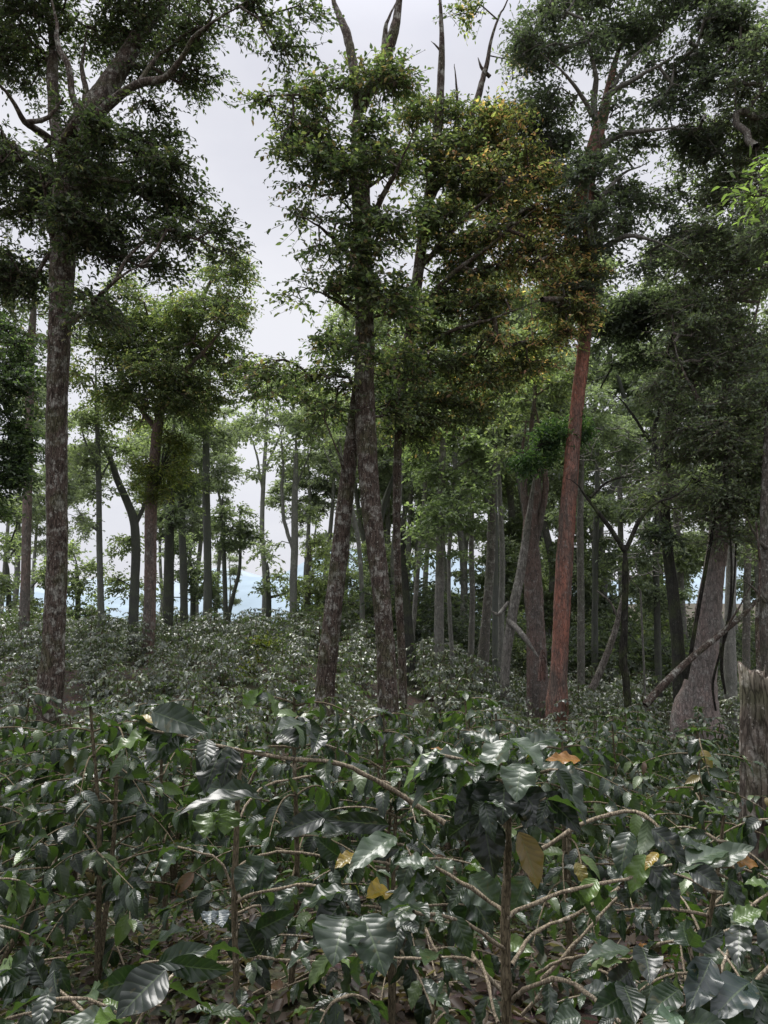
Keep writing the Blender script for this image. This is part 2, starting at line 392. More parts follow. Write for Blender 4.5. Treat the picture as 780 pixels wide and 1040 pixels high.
def tree(name, label, Y, trunk, limbs=(), blobs=(), bark=B_BROWN, pal=None, leaf=.095, per=32, dens=1.0, haze=None,
         seed=1, flare=.35, rough=.07, group=None, spray_r=.28, snag=0.0, droop=.35, cat='tree', twig=.006, extra_drop=.5, lobes=5, flare_h=.5, sag=.12, flat=.36, aspect=.46, taper=True, limb_bark=None, young=None):
    g = np.random.default_rng(seed); leaf *= 1.0
    pts, rad = wpath(trunk, Y, .06 if Y < 17.5 else .11)
    pts[:, :2] += (np.cumsum(np.cumsum(g.standard_normal((len(pts), 2)), 0), 0) * (2e-5 if Y < 17.5 else 1.2e-4))
    if taper: rad = rad * np.interp(np.linspace(0, 1, len(rad)), [0, .86, 1], [1, 1, .3])
    gz = float(ground_z(pts[0][0], pts[0][1]))
    if pts[0][2] > gz - extra_drop * .3:
        d = pts[0] - pts[min(6, len(pts) - 1)]; d = d / max(abs(d[2]), 1e-6)
        k = int((pts[0][2] - gz + .2) / .11) + 1
        down = np.array([pts[0] + d * np.array([.5, .5, 1]) * .11 * (k - i) for i in range(k)])
        pts = np.concatenate([down, pts]); rad = np.concatenate([np.full(k, rad[0]), rad])
    base = np.array([pts[0][0], pts[0][1], gz])
    root = thing(name, label, cat, base, group)
    mb = MB(); tube(mb, pts, rad, (30 if Y < 17.5 else 18) if rad.max() > .09 else 10, rough, seed, flare, flare_h, lobes, jag=snag)
    mb.build('trunk', bark, root, base, haze=haze)
    kk = 5 if Y < 17.5 else 3; sk = [pts[::kk]]; par = [np.arange(-1, len(pts[::kk]) - 1)]; cnt = len(pts[::kk])
    for li, l in enumerate(limbs):
        lp, lr = wpath(l, Y, .10); lr = lr * np.interp(np.linspace(0, 1, len(lr)), [0, .5, 1], [.85, .8, .2])
        lp = lp + np.cumsum(g.standard_normal(lp.shape) * .007, 0)
        mb = MB(); tube(mb, lp, lr, 9, rough * .9, seed * 31 + li)
        mb.build('limb', limb_bark or bark, root, base, haze=haze)
        k = lp[::3]; par.append(np.arange(-1, len(k) - 1) + cnt); par[-1][0] = -1; sk.append(k); cnt += len(k)
    if blobs:
        sk = np.concatenate(sk); par = np.concatenate(par)
        S = []
        for b in blobs:
            bx, by, rx, ry = b[:4]; dy = b[4] if len(b) > 4 else 0.0; dn = b[5] if len(b) > 5 else 1.0
            c = P(bx, by, Y + dy); s = mpp(by, Y + dy); r = np.array([rx * s, max(rx, ry) * s * .85, ry * s])
            n = max(5, int(dens * dn * 170 * rx * ry * s * s * (20 / per) * (.095 / leaf) ** 2 + 4))
            S.append(sample_blob(c, r, n, g))
        S = np.concatenate(S)
        S[:, 2] = np.maximum(S[:, 2], ground_z(S[:, 0], S[:, 1]) + .5)
        pal = [(a_, mute(rgb_, LEAF_GAIN)) for a_, rgb_ in pal]
        pos, pr, ends = grow(sk, par, S, g, sag=sag)
        n0 = len(sk); n = len(pos)
        w = np.zeros(n); np.add.at(w, ends, 1.0)
        for i in range(n - 1, n0 - 1, -1):
            if pr[i] >= 0: w[pr[i]] += w[i]
        rr = np.minimum(twig * np.maximum(w, 1) ** .42, .11)
        i = np.arange(n0, n); a = pos[pr[i]]; bq = pos[i]
        ra = np.where(pr[i] >= n0, rr[pr[i]], rr[i] * 1.15); ra = np.minimum(ra, rr[i] * 1.5)
        tw = MB(); segs(tw, a, bq, ra, rr[i])
        mb = MB(); od = pos[ends] - pos[pr[ends]]
        if young:
            yp, x0, x1 = young
            yp = [(a_, mute(rgb_, 4.6, .8)) for a_, rgb_ in yp]
            pxs = 390 + F_PX * S[:, 0] / S[:, 1]; ym = (g.random(len(S)) < .9 * smooth(x0, x1, pxs) * (.6 + .4 * (od[:, 1] < .05)))
            my = MB(); foliage(my, S[ym], od[ym], g, per, leaf * .9, yp, spray_r, droop, flat, aspect, tw)
            my.build('young_foliage', M_LEAF, root, base, haze=haze)
            S, od = S[~ym], od[~ym]
        foliage(mb, S, od, g, per, leaf, pal, spray_r, droop, flat, aspect, tw if Y < 17 else None)
        tw.build('branches', limb_bark or bark, root, base, haze=haze)
        mb.build('crown', M_LEAF, root, base, haze=haze)
    return root

# palettes (weight, linear rgb)
DARK = [(5, (.017, .025, .013)), (3, (.026, .036, .016)), (1, (.045, .056, .021)), (.4, (.05, .045, .02))]
OLIVE = [(5, (.024, .037, .016)), (3, (.042, .057, .021)), (1.4, (.080, .088, .028)), (.5, (.08, .05, .026)), (.3, (.06, .036, .03))]
RUST = [(5, (.030, .042, .018)), (3, (.050, .064, .024)), (1.2, (.085, .09, .028)), (.4, (.13, .075, .035))]
YGREEN = [(4, (.045, .060, .018)), (3, (.08, .098, .024)), (2, (.13, .14, .03)), (.7, (.11, .085, .03))]
MID = [(5, (.046, .060, .030)), (3, (.070, .088, .040)), (1, (.11, .125, .048))]
BLUEG = [(5, (.038, .050, .034)), (3, (.056, .072, .046)), (1, (.085, .10, .06))]
FRESH = [(5, (.048, .070, .028)), (3, (.070, .098, .036)), (1, (.10, .13, .046))]
BLACKG = [(5, (.018, .026, .019)), (3, (.027, .038, .026)), (1, (.045, .058, .036))]

# ------------------------------------------------------------------ ground, hills
def build_ground():
    nr, na = 150, 160
    r = np.concatenate([[0.0], .35 * (4000 / .35) ** (np.arange(nr - 1) / (nr - 2))])
    a = np.linspace(0, 2 * math.pi, na, endpoint=False)
    R, A = np.meshgrid(r, a, indexing='ij'); X = R * np.sin(A); Y = R * np.cos(A)
    Z = ground_z(X, Y)
    V = np.stack([X, Y, Z], -1).reshape(-1, 3)
    i = np.arange(nr - 1)[:, None] * na; j = np.arange(na)[None]; j2 = (j + 1) % na
    f = np.stack([i + j, i + na + j, i + na + j2, i + j2], -1).reshape(-1, 4)[:, ::-1]
    m, nt = nmat('forest_floor')
    tc = N(nt, 'ShaderNodeTexCoord')
    n1 = N(nt, 'ShaderNodeTexNoise', Scale=1.1, Detail=8); L(nt, tc.outputs['Object'], n1.inputs['Vector'])
    n2 = N(nt, 'ShaderNodeTexNoise', Scale=28.0, Detail=8, Roughness=.7); L(nt, tc.outputs['Object'], n2.inputs['Vector'])
    vo = N(nt, 'ShaderNodeTexVoronoi', Scale=24.0); L(nt, tc.outputs['Object'], vo.inputs['Vector'])
    soil = ramp(nt, n2.outputs['Fac'], [(.3, (.018, .013, .010)), (.55, (.06, .042, .032)), (.75, (.12, .088, .068))])
    soil = mixc(nt, .35, soil, mixc(nt, 1.0, vo.outputs['Color'], (.13, .09, .07), 'MULTIPLY'))
    moss = ramp(nt, n2.outputs['Fac'], [(.3, (.012, .018, .006)), (.7, (.06, .075, .022))])
    mf = ramp(nt, n1.outputs['Fac'], [(.48, (0, 0, 0)), (.6, (1, 1, 1))])
    col = mixc(nt, mf, soil, moss)
    pr = N(nt, 'ShaderNodeBsdfPrincipled'); L(nt, col, pr.inputs['Base Color']); pr.inputs['Roughness'].default_value = .95
    bp = N(nt, 'ShaderNodeBump'); bp.inputs['Strength'].default_value = 1; bp.inputs['Distance'].default_value = .03
    L(nt, n2.outputs['Fac'], bp.inputs['Height']); L(nt, bp.outputs[0], pr.inputs['Normal'])
    out = N(nt, 'ShaderNodeOutputMaterial'); L(nt, pr.outputs[0], out.inputs['Surface'])
    mb = MB(); mb.add(V, f); o = mb.build('ground', m); o['kind'] = 'structure'

def build_hills():
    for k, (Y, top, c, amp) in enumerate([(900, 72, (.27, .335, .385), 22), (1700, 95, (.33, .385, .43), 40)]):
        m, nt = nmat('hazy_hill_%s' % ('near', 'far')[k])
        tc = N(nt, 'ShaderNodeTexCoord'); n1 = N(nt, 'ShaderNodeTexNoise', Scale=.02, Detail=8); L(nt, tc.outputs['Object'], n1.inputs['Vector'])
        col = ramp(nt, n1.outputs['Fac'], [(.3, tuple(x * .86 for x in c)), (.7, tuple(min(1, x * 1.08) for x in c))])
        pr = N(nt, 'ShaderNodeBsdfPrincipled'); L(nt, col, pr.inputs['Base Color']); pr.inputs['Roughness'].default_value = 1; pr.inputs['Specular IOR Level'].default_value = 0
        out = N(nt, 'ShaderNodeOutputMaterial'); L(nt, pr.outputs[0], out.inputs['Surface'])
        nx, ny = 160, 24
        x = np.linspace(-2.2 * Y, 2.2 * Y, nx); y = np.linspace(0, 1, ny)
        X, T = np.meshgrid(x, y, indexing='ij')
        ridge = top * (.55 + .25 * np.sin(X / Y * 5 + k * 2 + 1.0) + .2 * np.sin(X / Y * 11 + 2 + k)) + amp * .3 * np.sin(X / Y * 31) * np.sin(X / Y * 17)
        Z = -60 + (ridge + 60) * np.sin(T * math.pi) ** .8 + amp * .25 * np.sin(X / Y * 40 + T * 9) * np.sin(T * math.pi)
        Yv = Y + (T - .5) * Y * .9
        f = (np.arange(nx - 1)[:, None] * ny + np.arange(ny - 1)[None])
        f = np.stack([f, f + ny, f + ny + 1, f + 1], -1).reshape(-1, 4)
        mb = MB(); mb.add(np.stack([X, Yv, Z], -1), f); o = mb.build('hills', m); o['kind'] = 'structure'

build_ground(); build_hills()

# ------------------------------------------------------------------ the trees one can tell apart
# big shade tree by the edge of the field, with lichen limbs and a dark crown
tree('shade_tree', 'thick straight tree with lichen-spotted brown trunk and forked dark crown, nearest the left edge', 13.0,
     [(50, 712, 33), (53, 690, 29), (55, 640, 26), (58, 560, 25), (57, 480, 25), (57, 420, 25), (59, 350, 27), (62, 290, 29), (66, 215, 34), (72, 170, 36), (80, 135, 33), (92, 112, 28), (108, 88, 25, .3), (126, 60, 22, .5), (142, 32, 18, .7), (165, 3, 14, .9), (190, -45, 8, 1.2)],
     limbs=[[(78, 160, 18), (92, 125, 17, -.2), (112, 102, 14, -.4), (135, 84, 12, -.7), (165, 75, 12, -1), (186, 52, 11, -1.3), (202, 28, 9, -1.6), (250, -5, 6, -2)],
            [(70, 172, 20), (58, 125, 17, .5), (56, 78, 17, .8), (54, 30, 14, 1.1), (40, -40, 9, 1.4)],
            [(60, 158, 13, -.3), (66, 138, 12, -.9), (79, 118, 11, -1.2), (72, 98, 10, -1.3), (68, 70, 11, -1.4), (58, 48, 12, -1.4), (54, 20, 10, -1.4), (46, -12, 9, -1.5)],
            [(62, 150, 14, -.2), (40, 132, 11, -.7), (25, 122, 9, -1.1), (8, 96, 8, -1.5), (-25, 60, 7, -2)],
            [(28, 124, 8, -1), (50, 118, 7, -1.1), (66, 96, 6, -1.2)],
            [(60, 250, 14), (52, 232, 9, -.3), (49, 205, 7, -.6), (40, 170, 5, -.9)],
            [(86, 128, 12), (88, 95, 9, .2), (84, 70, 7, .4), (90, 30, 5, .6)],
            [(64, 330, 12, -.2), (80, 318, 9, -.8), (97, 300, 8, -1.2), (125, 275, 6, -1.6), (150, 262, 4, -2)]],
     blobs=[(78, 122, 26, 22, -.4, .5), (66, 180, 34, 40, -1.1, 1.1), (112, 130, 34, 26, -1.2, .9), (62, 232, 26, 30, -.9, .9), (20, 20, 62, 50, 1.0, 1.3), (90, 8, 60, 42, .8, 1.2), (150, 5, 60, 35, .5, 1.0), (210, 12, 45, 36, -.6, .8), (255, 22, 34, 26, -1.2, .55), (288, 42, 26, 20, -1.5, .45), (300, 10, 26, 14, -1.4, .4),
            (190, 60, 40, 32, 0, .7), (140, 55, 35, 22, .5, .7), (8, 70, 26, 22, 1, .7), (12, 175, 44, 60, .8, 1.2), (60, 200, 50, 50, 1.2, 1.1), (110, 175, 50, 46, .6, 1.1), (160, 125, 40, 32, -.3, .8),
            (178, 165, 36, 28, -.6, .7), (155, 205, 48, 32, -.4, 1.0), (198, 200, 22, 16, -.8, .45), (110, 245, 48, 36, -.6, 1.1), (165, 250, 45, 26, -1.0, .9), (212, 232, 30, 13, -1.4, .6), (228, 262, 22, 12, -1.4, .5),
            (20, 265, 40, 46, .6, 1.1), (100, 300, 30, 40, -1.2, .7)],
     pal=DARK, bark=B_BROWN, leaf=.092, dens=1.25, seed=11, flare=.3, sag=.16)

tree('leafy_tree', 'bright yellow-green leafy tree with pale pinkish trunk and a mossy tuft under its crown', 20.0,
     [(152, 622, 15), (153, 580, 14), (153, 530, 14), (155, 495, 13), (158, 450, 12), (165, 400, 11), (178, 350, 10), (200, 310, 8), (222, 268, 5)],
     limbs=[[(160, 440, 8), (130, 395, 7, .4), (112, 350, 5, .8), (105, 300, 4, 1)], [(168, 390, 8), (195, 370, 6, -.6), (225, 335, 5, -.8), (238, 300, 3, -.8)]],
     blobs=[(228, 268, 27, 26, 0, 1.1), (236, 318, 20, 40, 0, 1.1), (232, 365, 20, 30, 0, .9), (200, 335, 44, 46, -.6, 1.2), (160, 345, 44, 46, -.2, 1.1), (122, 320, 38, 44, -.4, 1), (112, 370, 36, 40, 0, 1), (165, 392, 50, 38, -.4, 1.2), (200, 405, 38, 30, 0, 1), (130, 415, 30, 24, .3, .8)],
     bark=B_PINK, pal=[(5, (.028, .042, .014)), (3, (.05, .065, .018)), (1.6, (.095, .105, .025)), (.6, (.10, .07, .025))], leaf=.10, dens=1.5, seed=12, haze=hz(.05))
def tuft(name, label, Y, blobs, pal, seed, haze=None, stem=None, cat='epiphyte', leaf=.10, group=None):
    g = np.random.default_rng(seed); b0 = P(blobs[0][0], blobs[0][1], Y); pal = [(a_, tuple(c_ * 2.0 for c_ in q_)) for a_, q_ in pal]; root = thing(name, label, cat, b0, group)
    S = []
    for b in blobs:
        c = P(b[0], b[1], Y + (b[4] if len(b) > 4 else 0)); s = mpp(b[1], Y)
        S.append(sample_blob(c, np.array([b[2] * s, b[2] * s, b[3] * s]), int(60 + 60 * b[2] * b[3] * s * s), g))
    S = np.concatenate(S); mb = MB(); foliage(mb, S, S - b0 + g.standard_normal(S.shape) * .05, g, 16, leaf, pal, .16, .1, .9, .3)
    mb.build('fronds', M_LEAF, root, b0, haze=haze)
    cen = np.repeat(b0[None], len(S[::5]), 0); mb = MB(); segs(mb, cen, S[::5], np.full(len(cen), .012), np.full(len(cen), .004), 4); mb.build('stalks', B_DARK, root, b0, haze=haze)
tuft('moss_tuft', 'yellow-green bushy tuft growing round the pale pinkish trunk below the leafy crown', 19.8, [(164, 475, 22, 24), (150, 485, 16, 20), (182, 470, 16, 20), (160, 500, 12, 10), (170, 455, 18, 14)], YGREEN, 5, hz(.04))

tree('pole_tree', 'smooth slender red-brown pole-like trunk between the field edge and the thick lichen trunk', 19.5,
     [(25, 640, 12), (26, 560, 11.5), (27, 480, 11), (28, 420, 10), (29, 350, 9), (34, 280, 6)],
     limbs=[[(28, 400, 6), (15, 370, 5, .3), (2, 340, 4, .5)]],
     blobs=[(30, 290, 50, 45, 0, .9), (10, 340, 34, 40, .3, 1), (50, 350, 26, 40, .6, .6), (35, 400, 30, 20, .4, .5)], bark=B_PINK, pal=OLIVE, leaf=.11, dens=1.1, seed=13, haze=hz(.08))
tree('dense_tree', 'very dark dense leafy tree cut by the left edge beside the red-brown pole', 16.0,
     [(-18, 640, 16), (-16, 560, 15), (-12, 480, 13), (-8, 400, 10), (-4, 330, 7)],
     blobs=[(4, 440, 24, 46, 0, 1.5), (-14, 500, 26, 46, 0, 1.3), (12, 400, 22, 28, -.4, 1.2), (0, 360, 30, 34, 0, 1.1), (6, 480, 18, 22, -.2, 1.2)], bark=B_DARK, pal=[(5, (.015, .026, .012)), (2, (.028, .044, .018)), (1, (.045, .064, .022))], leaf=.10, dens=1.2, seed=14)
tree('slim_tree', 'slim dark tree with sparse tufts along its trunk in front of the blue hills', 21.0,
     [(103, 630, 8), (102, 590, 7.5), (101, 540, 7), (100, 490, 7), (99, 450, 6), (97, 410, 4.5), (96, 370, 3)],
     limbs=[[(101, 540, 4), (85, 528, 3, .2), (76, 510, 2, .3)], [(100, 490, 4), (112, 470, 3, .2), (122, 445, 2, .3)], [(100, 470, 4), (88, 450, 3), (80, 425, 2)]],
     blobs=[(90, 500, 13, 9, 0, .8), (84, 470, 16, 14, 0, .8), (108, 462, 18, 14, 0, .8), (100, 425, 26, 22, 0, .8), (92, 535, 9, 7, 0, .6), (112, 400, 24, 18, 0, .7)], bark=B_DARK, pal=MID, leaf=.11, dens=1.2, seed=15, haze=hz(.16))
tree('bent_tree', 'dark forked tree whose limb bends over beside the pale pinkish trunk', 21.5,
     [(136, 622, 12), (137, 590, 11), (138, 560, 11), (136, 530, 10), (128, 508, 9), (119, 488, 8), (113, 470, 7), (105, 452, 6), (96, 430, 4)],
     limbs=[[(137, 535, 7), (146, 515, 6), (150, 490, 5), (148, 460, 4)]],
     blobs=[(120, 545, 14, 26, .2, .7), (128, 590, 14, 18, .2, 1), (125, 500, 12, 14, 0, .5), (100, 440, 26, 20, 0, .8), (140, 450, 26, 22, .3, .8)], bark=B_DARK, pal=MID, leaf=.11, dens=1.3, seed=16, haze=hz(.10))
for k, (lab, tr, bl, pal, bk, h) in enumerate([
    ('dark upright trunk just right of the pale pinkish trunk, ivy leaves up its sides', [(171, 622, 13), (172, 570, 12), (173, 520, 11), (175, 470, 10), (178, 430, 8)], [(176, 440, 30, 26), (172, 520, 12, 26, 0, .7), (180, 480, 20, 20)], BLUEG, B_DARK, .07),
    ('second dark trunk behind the ivy-sided one, slightly thinner and leaning', [(187, 622, 9), (186, 570, 9), (184, 520, 8), (183, 470, 7), (186, 420, 5)], [(190, 440, 28, 24), (190, 500, 14, 24, 0, .8)], MID, B_DARK, .10),
    ('tall straight dark tree in the middle of the small dark grove with high grey-green crown', [(211, 622, 11), (211, 580, 10), (210, 540, 10), (209, 490, 9), (209, 430, 8), (211, 380, 6), (214, 330, 4)], [(215, 430, 34, 30), (225, 470, 24, 16, 0, .7), (208, 385, 34, 26)], BLUEG, B_DARK, .16),
    ('thin dark tree with a rounded dark green crown beside a gap of white sky', [(229, 618, 6), (228, 580, 5.5), (227, 540, 5), (226, 505, 4)], [(240, 530, 22, 18, 0, 1.2), (228, 520, 14, 14), (252, 545, 12, 10), (240, 550, 20, 10)], BLUEG, B_DARK, .12),
    ('small curved double-stemmed tree under the rounded crown at the edge of the blue hills', [(233, 620, 6), (238, 600, 5), (243, 580, 4.5), (244, 555, 3.5), (243, 530, 2.5)], [(248, 545, 14, 10, 0, .8)], BLUEG, B_DARK, .14)]):
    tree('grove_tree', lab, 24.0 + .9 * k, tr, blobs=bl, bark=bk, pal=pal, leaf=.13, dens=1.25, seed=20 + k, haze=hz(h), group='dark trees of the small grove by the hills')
tree('forked_tree', 'grey-brown tree forking low into two stems in front of the white sky gap', 24.0,
     [(298, 632, 10), (298, 590, 9.5), (299, 550, 9), (299, 510, 8), (300, 470, 6), (300, 440, 4)],
     limbs=[[(298, 560, 6), (292, 540, 6), (287, 510, 5.5), (287, 470, 5), (284, 430, 3.5)], [(299, 500, 4), (310, 470, 3, .4), (322, 440, 2.5, .6)]],
     blobs=[(285, 440, 36, 26, 0, .9), (315, 450, 30, 24, .5, .8), (300, 400, 40, 26, .5, .9), (262, 420, 24, 20, 0, .8), (290, 465, 30, 12, 0, .5), (312, 520, 16, 12, .3, .7), (278, 565, 12, 20, .5, .5)],
     bark=B_BROWN, pal=[(5, (.06, .078, .045)), (3, (.085, .105, .055)), (1, (.12, .13, .07))], leaf=.14, dens=1.0, seed=30, haze=hz(.20))
tree('bushy_tree', 'low bushy olive-green tree behind the two crossing trunks', 25.0,
     [(312, 630, 7), (313, 590, 6), (314, 550, 5)], blobs=[(314, 590, 16, 24, 0, 1), (318, 560, 14, 16, 0, 1), (330, 600, 12, 18, 0, 1)], bark=B_BROWN, pal=[(4, (.06, .075, .025)), (2, (.09, .11, .035))], leaf=.13, dens=1.2, seed=31, haze=hz(.08))
tree('pale_tree', 'pale grey-green misty tree filling the gap beyond the forked tree', 31.0, [(268, 632, 7), (269, 590, 6.5), (266, 540, 6), (268, 480, 5), (272, 420, 3.5)], limbs=[[(267, 500, 4), (258, 460, 3), (246, 430, 2)], [(268, 480, 4), (285, 440, 3), (300, 410, 2)]],
     blobs=[(262, 400, 28, 30, 0, .9), (298, 385, 28, 26, 0, .9), (246, 440, 20, 24, 0, .8), (282, 432, 30, 18, 0, .8), (320, 405, 26, 24, 0, .8), (260, 480, 16, 10, 0, .5)], bark=B_PALE, pal=MID, leaf=.17, dens=.9, seed=35, haze=hz(.2))
tree('thin_tree', 'thin grey sapling tree seen through the gap between the two crossing trunks', 23.0,
     [(368, 635, 7), (367, 590, 6), (364, 550, 5.5), (358, 520, 5), (350, 485, 4), (345, 450, 3)], limbs=[[(362, 540, 3.5), (350, 520, 3), (332, 500, 2.5)], [(352, 492, 3), (335, 470, 2.5), (325, 445, 2)]],
     blobs=[(340, 470, 30, 20, .3, .6), (345, 430, 34, 28, .3, .7), (370, 590, 14, 20, 1, .8), (352, 560, 12, 12, .5, .6)], bark=B_BROWN, pal=MID, leaf=.13, dens=1.0, seed=32, haze=hz(.16))

# the pair in the middle
tree('main_tree', 'tall upright middle tree with mottled bark, leaf-clad trunk and bare forks on top', 13.0,
     [(394, 715, 26), (393, 690, 25), (391, 650, 23), (387, 600, 23), (381, 550, 24), (376, 500, 25), (373, 450, 25), (371, 390, 24), (371, 330, 23), (370, 260, 22), (367, 190, 22), (364, 130, 21), (366, 95, 19)],
     limbs=[[(365, 110, 18), (358, 70, 15, .2), (351, 35, 13, .4), (340, 2, 11, .6), (330, -40, 8, .8)], [(367, 110, 18), (383, 70, 17, -.1), (395, 40, 17, -.2), (403, 8, 15, -.2), (410, -40, 10, -.3)],
            [(385, 75, 10), (390, 48, 9, .2), (392, 25, 8, .3), (404, 0, 5, .3)],
            [(370, 240, 10), (385, 205, 9, -.5), (402, 170, 7, -1), (418, 130, 5, -1.3)], [(369, 280, 9), (345, 250, 7, -.5), (318, 228, 5, -1), (292, 215, 3.5, -1.3)], [(368, 180, 9), (340, 150, 7, -.4), (305, 125, 5, -.8), (275, 110, 3, -1)],
            [(371, 330, 8), (350, 312, 6, -.4), (325, 300, 4, -.7), (300, 292, 3, -.9)]],
     blobs=[(370, 130, 26, 26, -.7, 1), (368, 185, 24, 34, -.7, 1.1), (374, 250, 22, 36, -.7, 1), (372, 315, 26, 30, -.7, 1), (376, 362, 24, 16, -.6, .7), (285, 105, 36, 24, -.6, .9), (320, 120, 34, 34, -.4, 1), (345, 95, 34, 26, 0, 1), (375, 85, 34, 30, -.4, 1), (405, 95, 26, 26, -.3, .9), (285, 150, 28, 16, -1, .55), (310, 170, 32, 24, -.8, .7), (345, 160, 30, 40, -.5, .9), (392, 150, 32, 40, -.8, 1), (315, 215, 26, 16, -1, .55), (345, 225, 28, 34, -.6, .8), (395, 220, 32, 44, -.8, 1),
            (325, 262, 30, 18, -.8, .5), (300, 292, 18, 12, -1, .4), (350, 300, 30, 30, -.5, .8), (392, 300, 30, 40, -.6, .9), (330, 335, 40, 22, -.4, .7), (300, 375, 44, 22, 0, .6), (270, 385, 30, 18, .2, .5), (345, 385, 34, 26, .2, .8), (405, 370, 34, 30, .2, .8), (310, 412, 40, 18, .3, .55), (392, 420, 30, 24, .4, .7)],
     bark=B_BROWN, pal=OLIVE, leaf=.10, dens=.88, seed=41, flare=.3)
tree('leaning_tree', 'brown rough-barked trunk leaning towards the tall middle tree and crossing behind it', 13.4,
     [(330, 705, 24), (332, 680, 23), (336, 640, 22), (341, 595, 21), (346, 550, 20), (351, 505, 19), (356, 460, 17), (362, 410, 15), (370, 350, 12), (380, 300, 8)],
     limbs=[[(352, 500, 6), (347, 470, 5, -.3), (335, 440, 3.5, -.6)]],
     blobs=[(350, 345, 30, 26, .3, .8), (392, 300, 30, 30, .5, .8), (330, 420, 24, 14, -.4, .4)], bark=B_BROWN, pal=OLIVE, leaf=.10, dens=.8, seed=42, flare=.25)
tree('rusty_crown_tree', 'tree with broad olive crown tipped in orange and rust, bare snags poking above it', 15.0,
     [(408, 660, 10), (405, 600, 9.5), (403, 540, 9.5), (404, 470, 10), (408, 400, 11), (418, 330, 13), (428, 260, 13), (438, 190, 12), (446, 130, 11), (449, 80, 9), (450, 35, 8), (447, -20, 7)],
     limbs=[[(438, 200, 12), (465, 150, 11, .3), (487, 105, 11, .4), (496, 70, 10, .5), (505, 35, 8, .6), (522, -5, 6, .7)], [(455, 165, 7, .2), (464, 120, 6, .2), (462, 92, 5.5, .2), (461, 66, 4, .2)],
            [(418, 330, 9), (450, 290, 8, -.5), (495, 255, 6, -1), (545, 215, 4, -1.4)], [(428, 270, 8), (470, 225, 7, -.6), (520, 180, 5, -1)], [(412, 370, 8), (450, 340, 6, -.5), (500, 322, 5, -1), (560, 300, 3, -1.3)], [(449, 55, 4), (441, 45, 3), (437, 42, 2)], [(497, 78, 6, .5), (488, 68, 5, .5), (485, 58, 4, .5)]],
     blobs=[(440, 120, 34, 28, 0, 1), (475, 130, 34, 32, 0, 1.1), (510, 140, 34, 34, 0, 1.1), (540, 165, 30, 32, 0, 1), (450, 170, 40, 36, -.3, 1.1), (500, 190, 40, 36, -.3, 1.2), (550, 205, 34, 34, -.3, 1.1), (575, 240, 24, 30, -.4, 1), (450, 225, 36, 36, -.3, 1), (500, 240, 40, 36, -.5, 1.1), (545, 255, 34, 32, -.5, 1.1), (585, 285, 22, 18, -.5, .9),
            (455, 280, 36, 32, -.3, 1), (505, 290, 36, 30, -.5, 1), (550, 300, 34, 26, -.5, .9), (588, 318, 18, 16, -.5, .8), (440, 325, 34, 26, -.3, .9), (490, 335, 34, 22, -.4, .8), (535, 335, 30, 16, -.4, .6), (430, 370, 40, 30, 0, 1.2), (480, 375, 40, 24, -.2, 1.2), (425, 415, 40, 26, .2, 1.1), (530, 360, 40, 22, -.2, 1), (570, 345, 26, 16, -.4, .9), (470, 415, 34, 22, .2, .9), (400, 440, 34, 20, .3, .8), (590, 300, 22, 26, -.4, 1.1), (520, 66, 12, 16, .8, .2), (478, 12, 18, 16, .5, .35)],
     bark=B_BROWN, pal=RUST, leaf=.10, young=([(4, (.060, .072, .028)), (2.5, (.11, .11, .038)), (1.6, (.19, .115, .052)), (.9, (.19, .09, .058))], 430, 560), dens=1.6, seed=43, flare=.2)
tree('bare_tapering_tree', 'dark bare tapering trunk standing just right behind the tall middle tree', 19.0,
     [(413, 655, 20), (410, 620, 18), (407, 580, 15), (405, 550, 11), (403, 530, 7), (402, 518, 4)], blobs=(), bark=B_DARK, seed=44, flare=.15, haze=hz(.04))

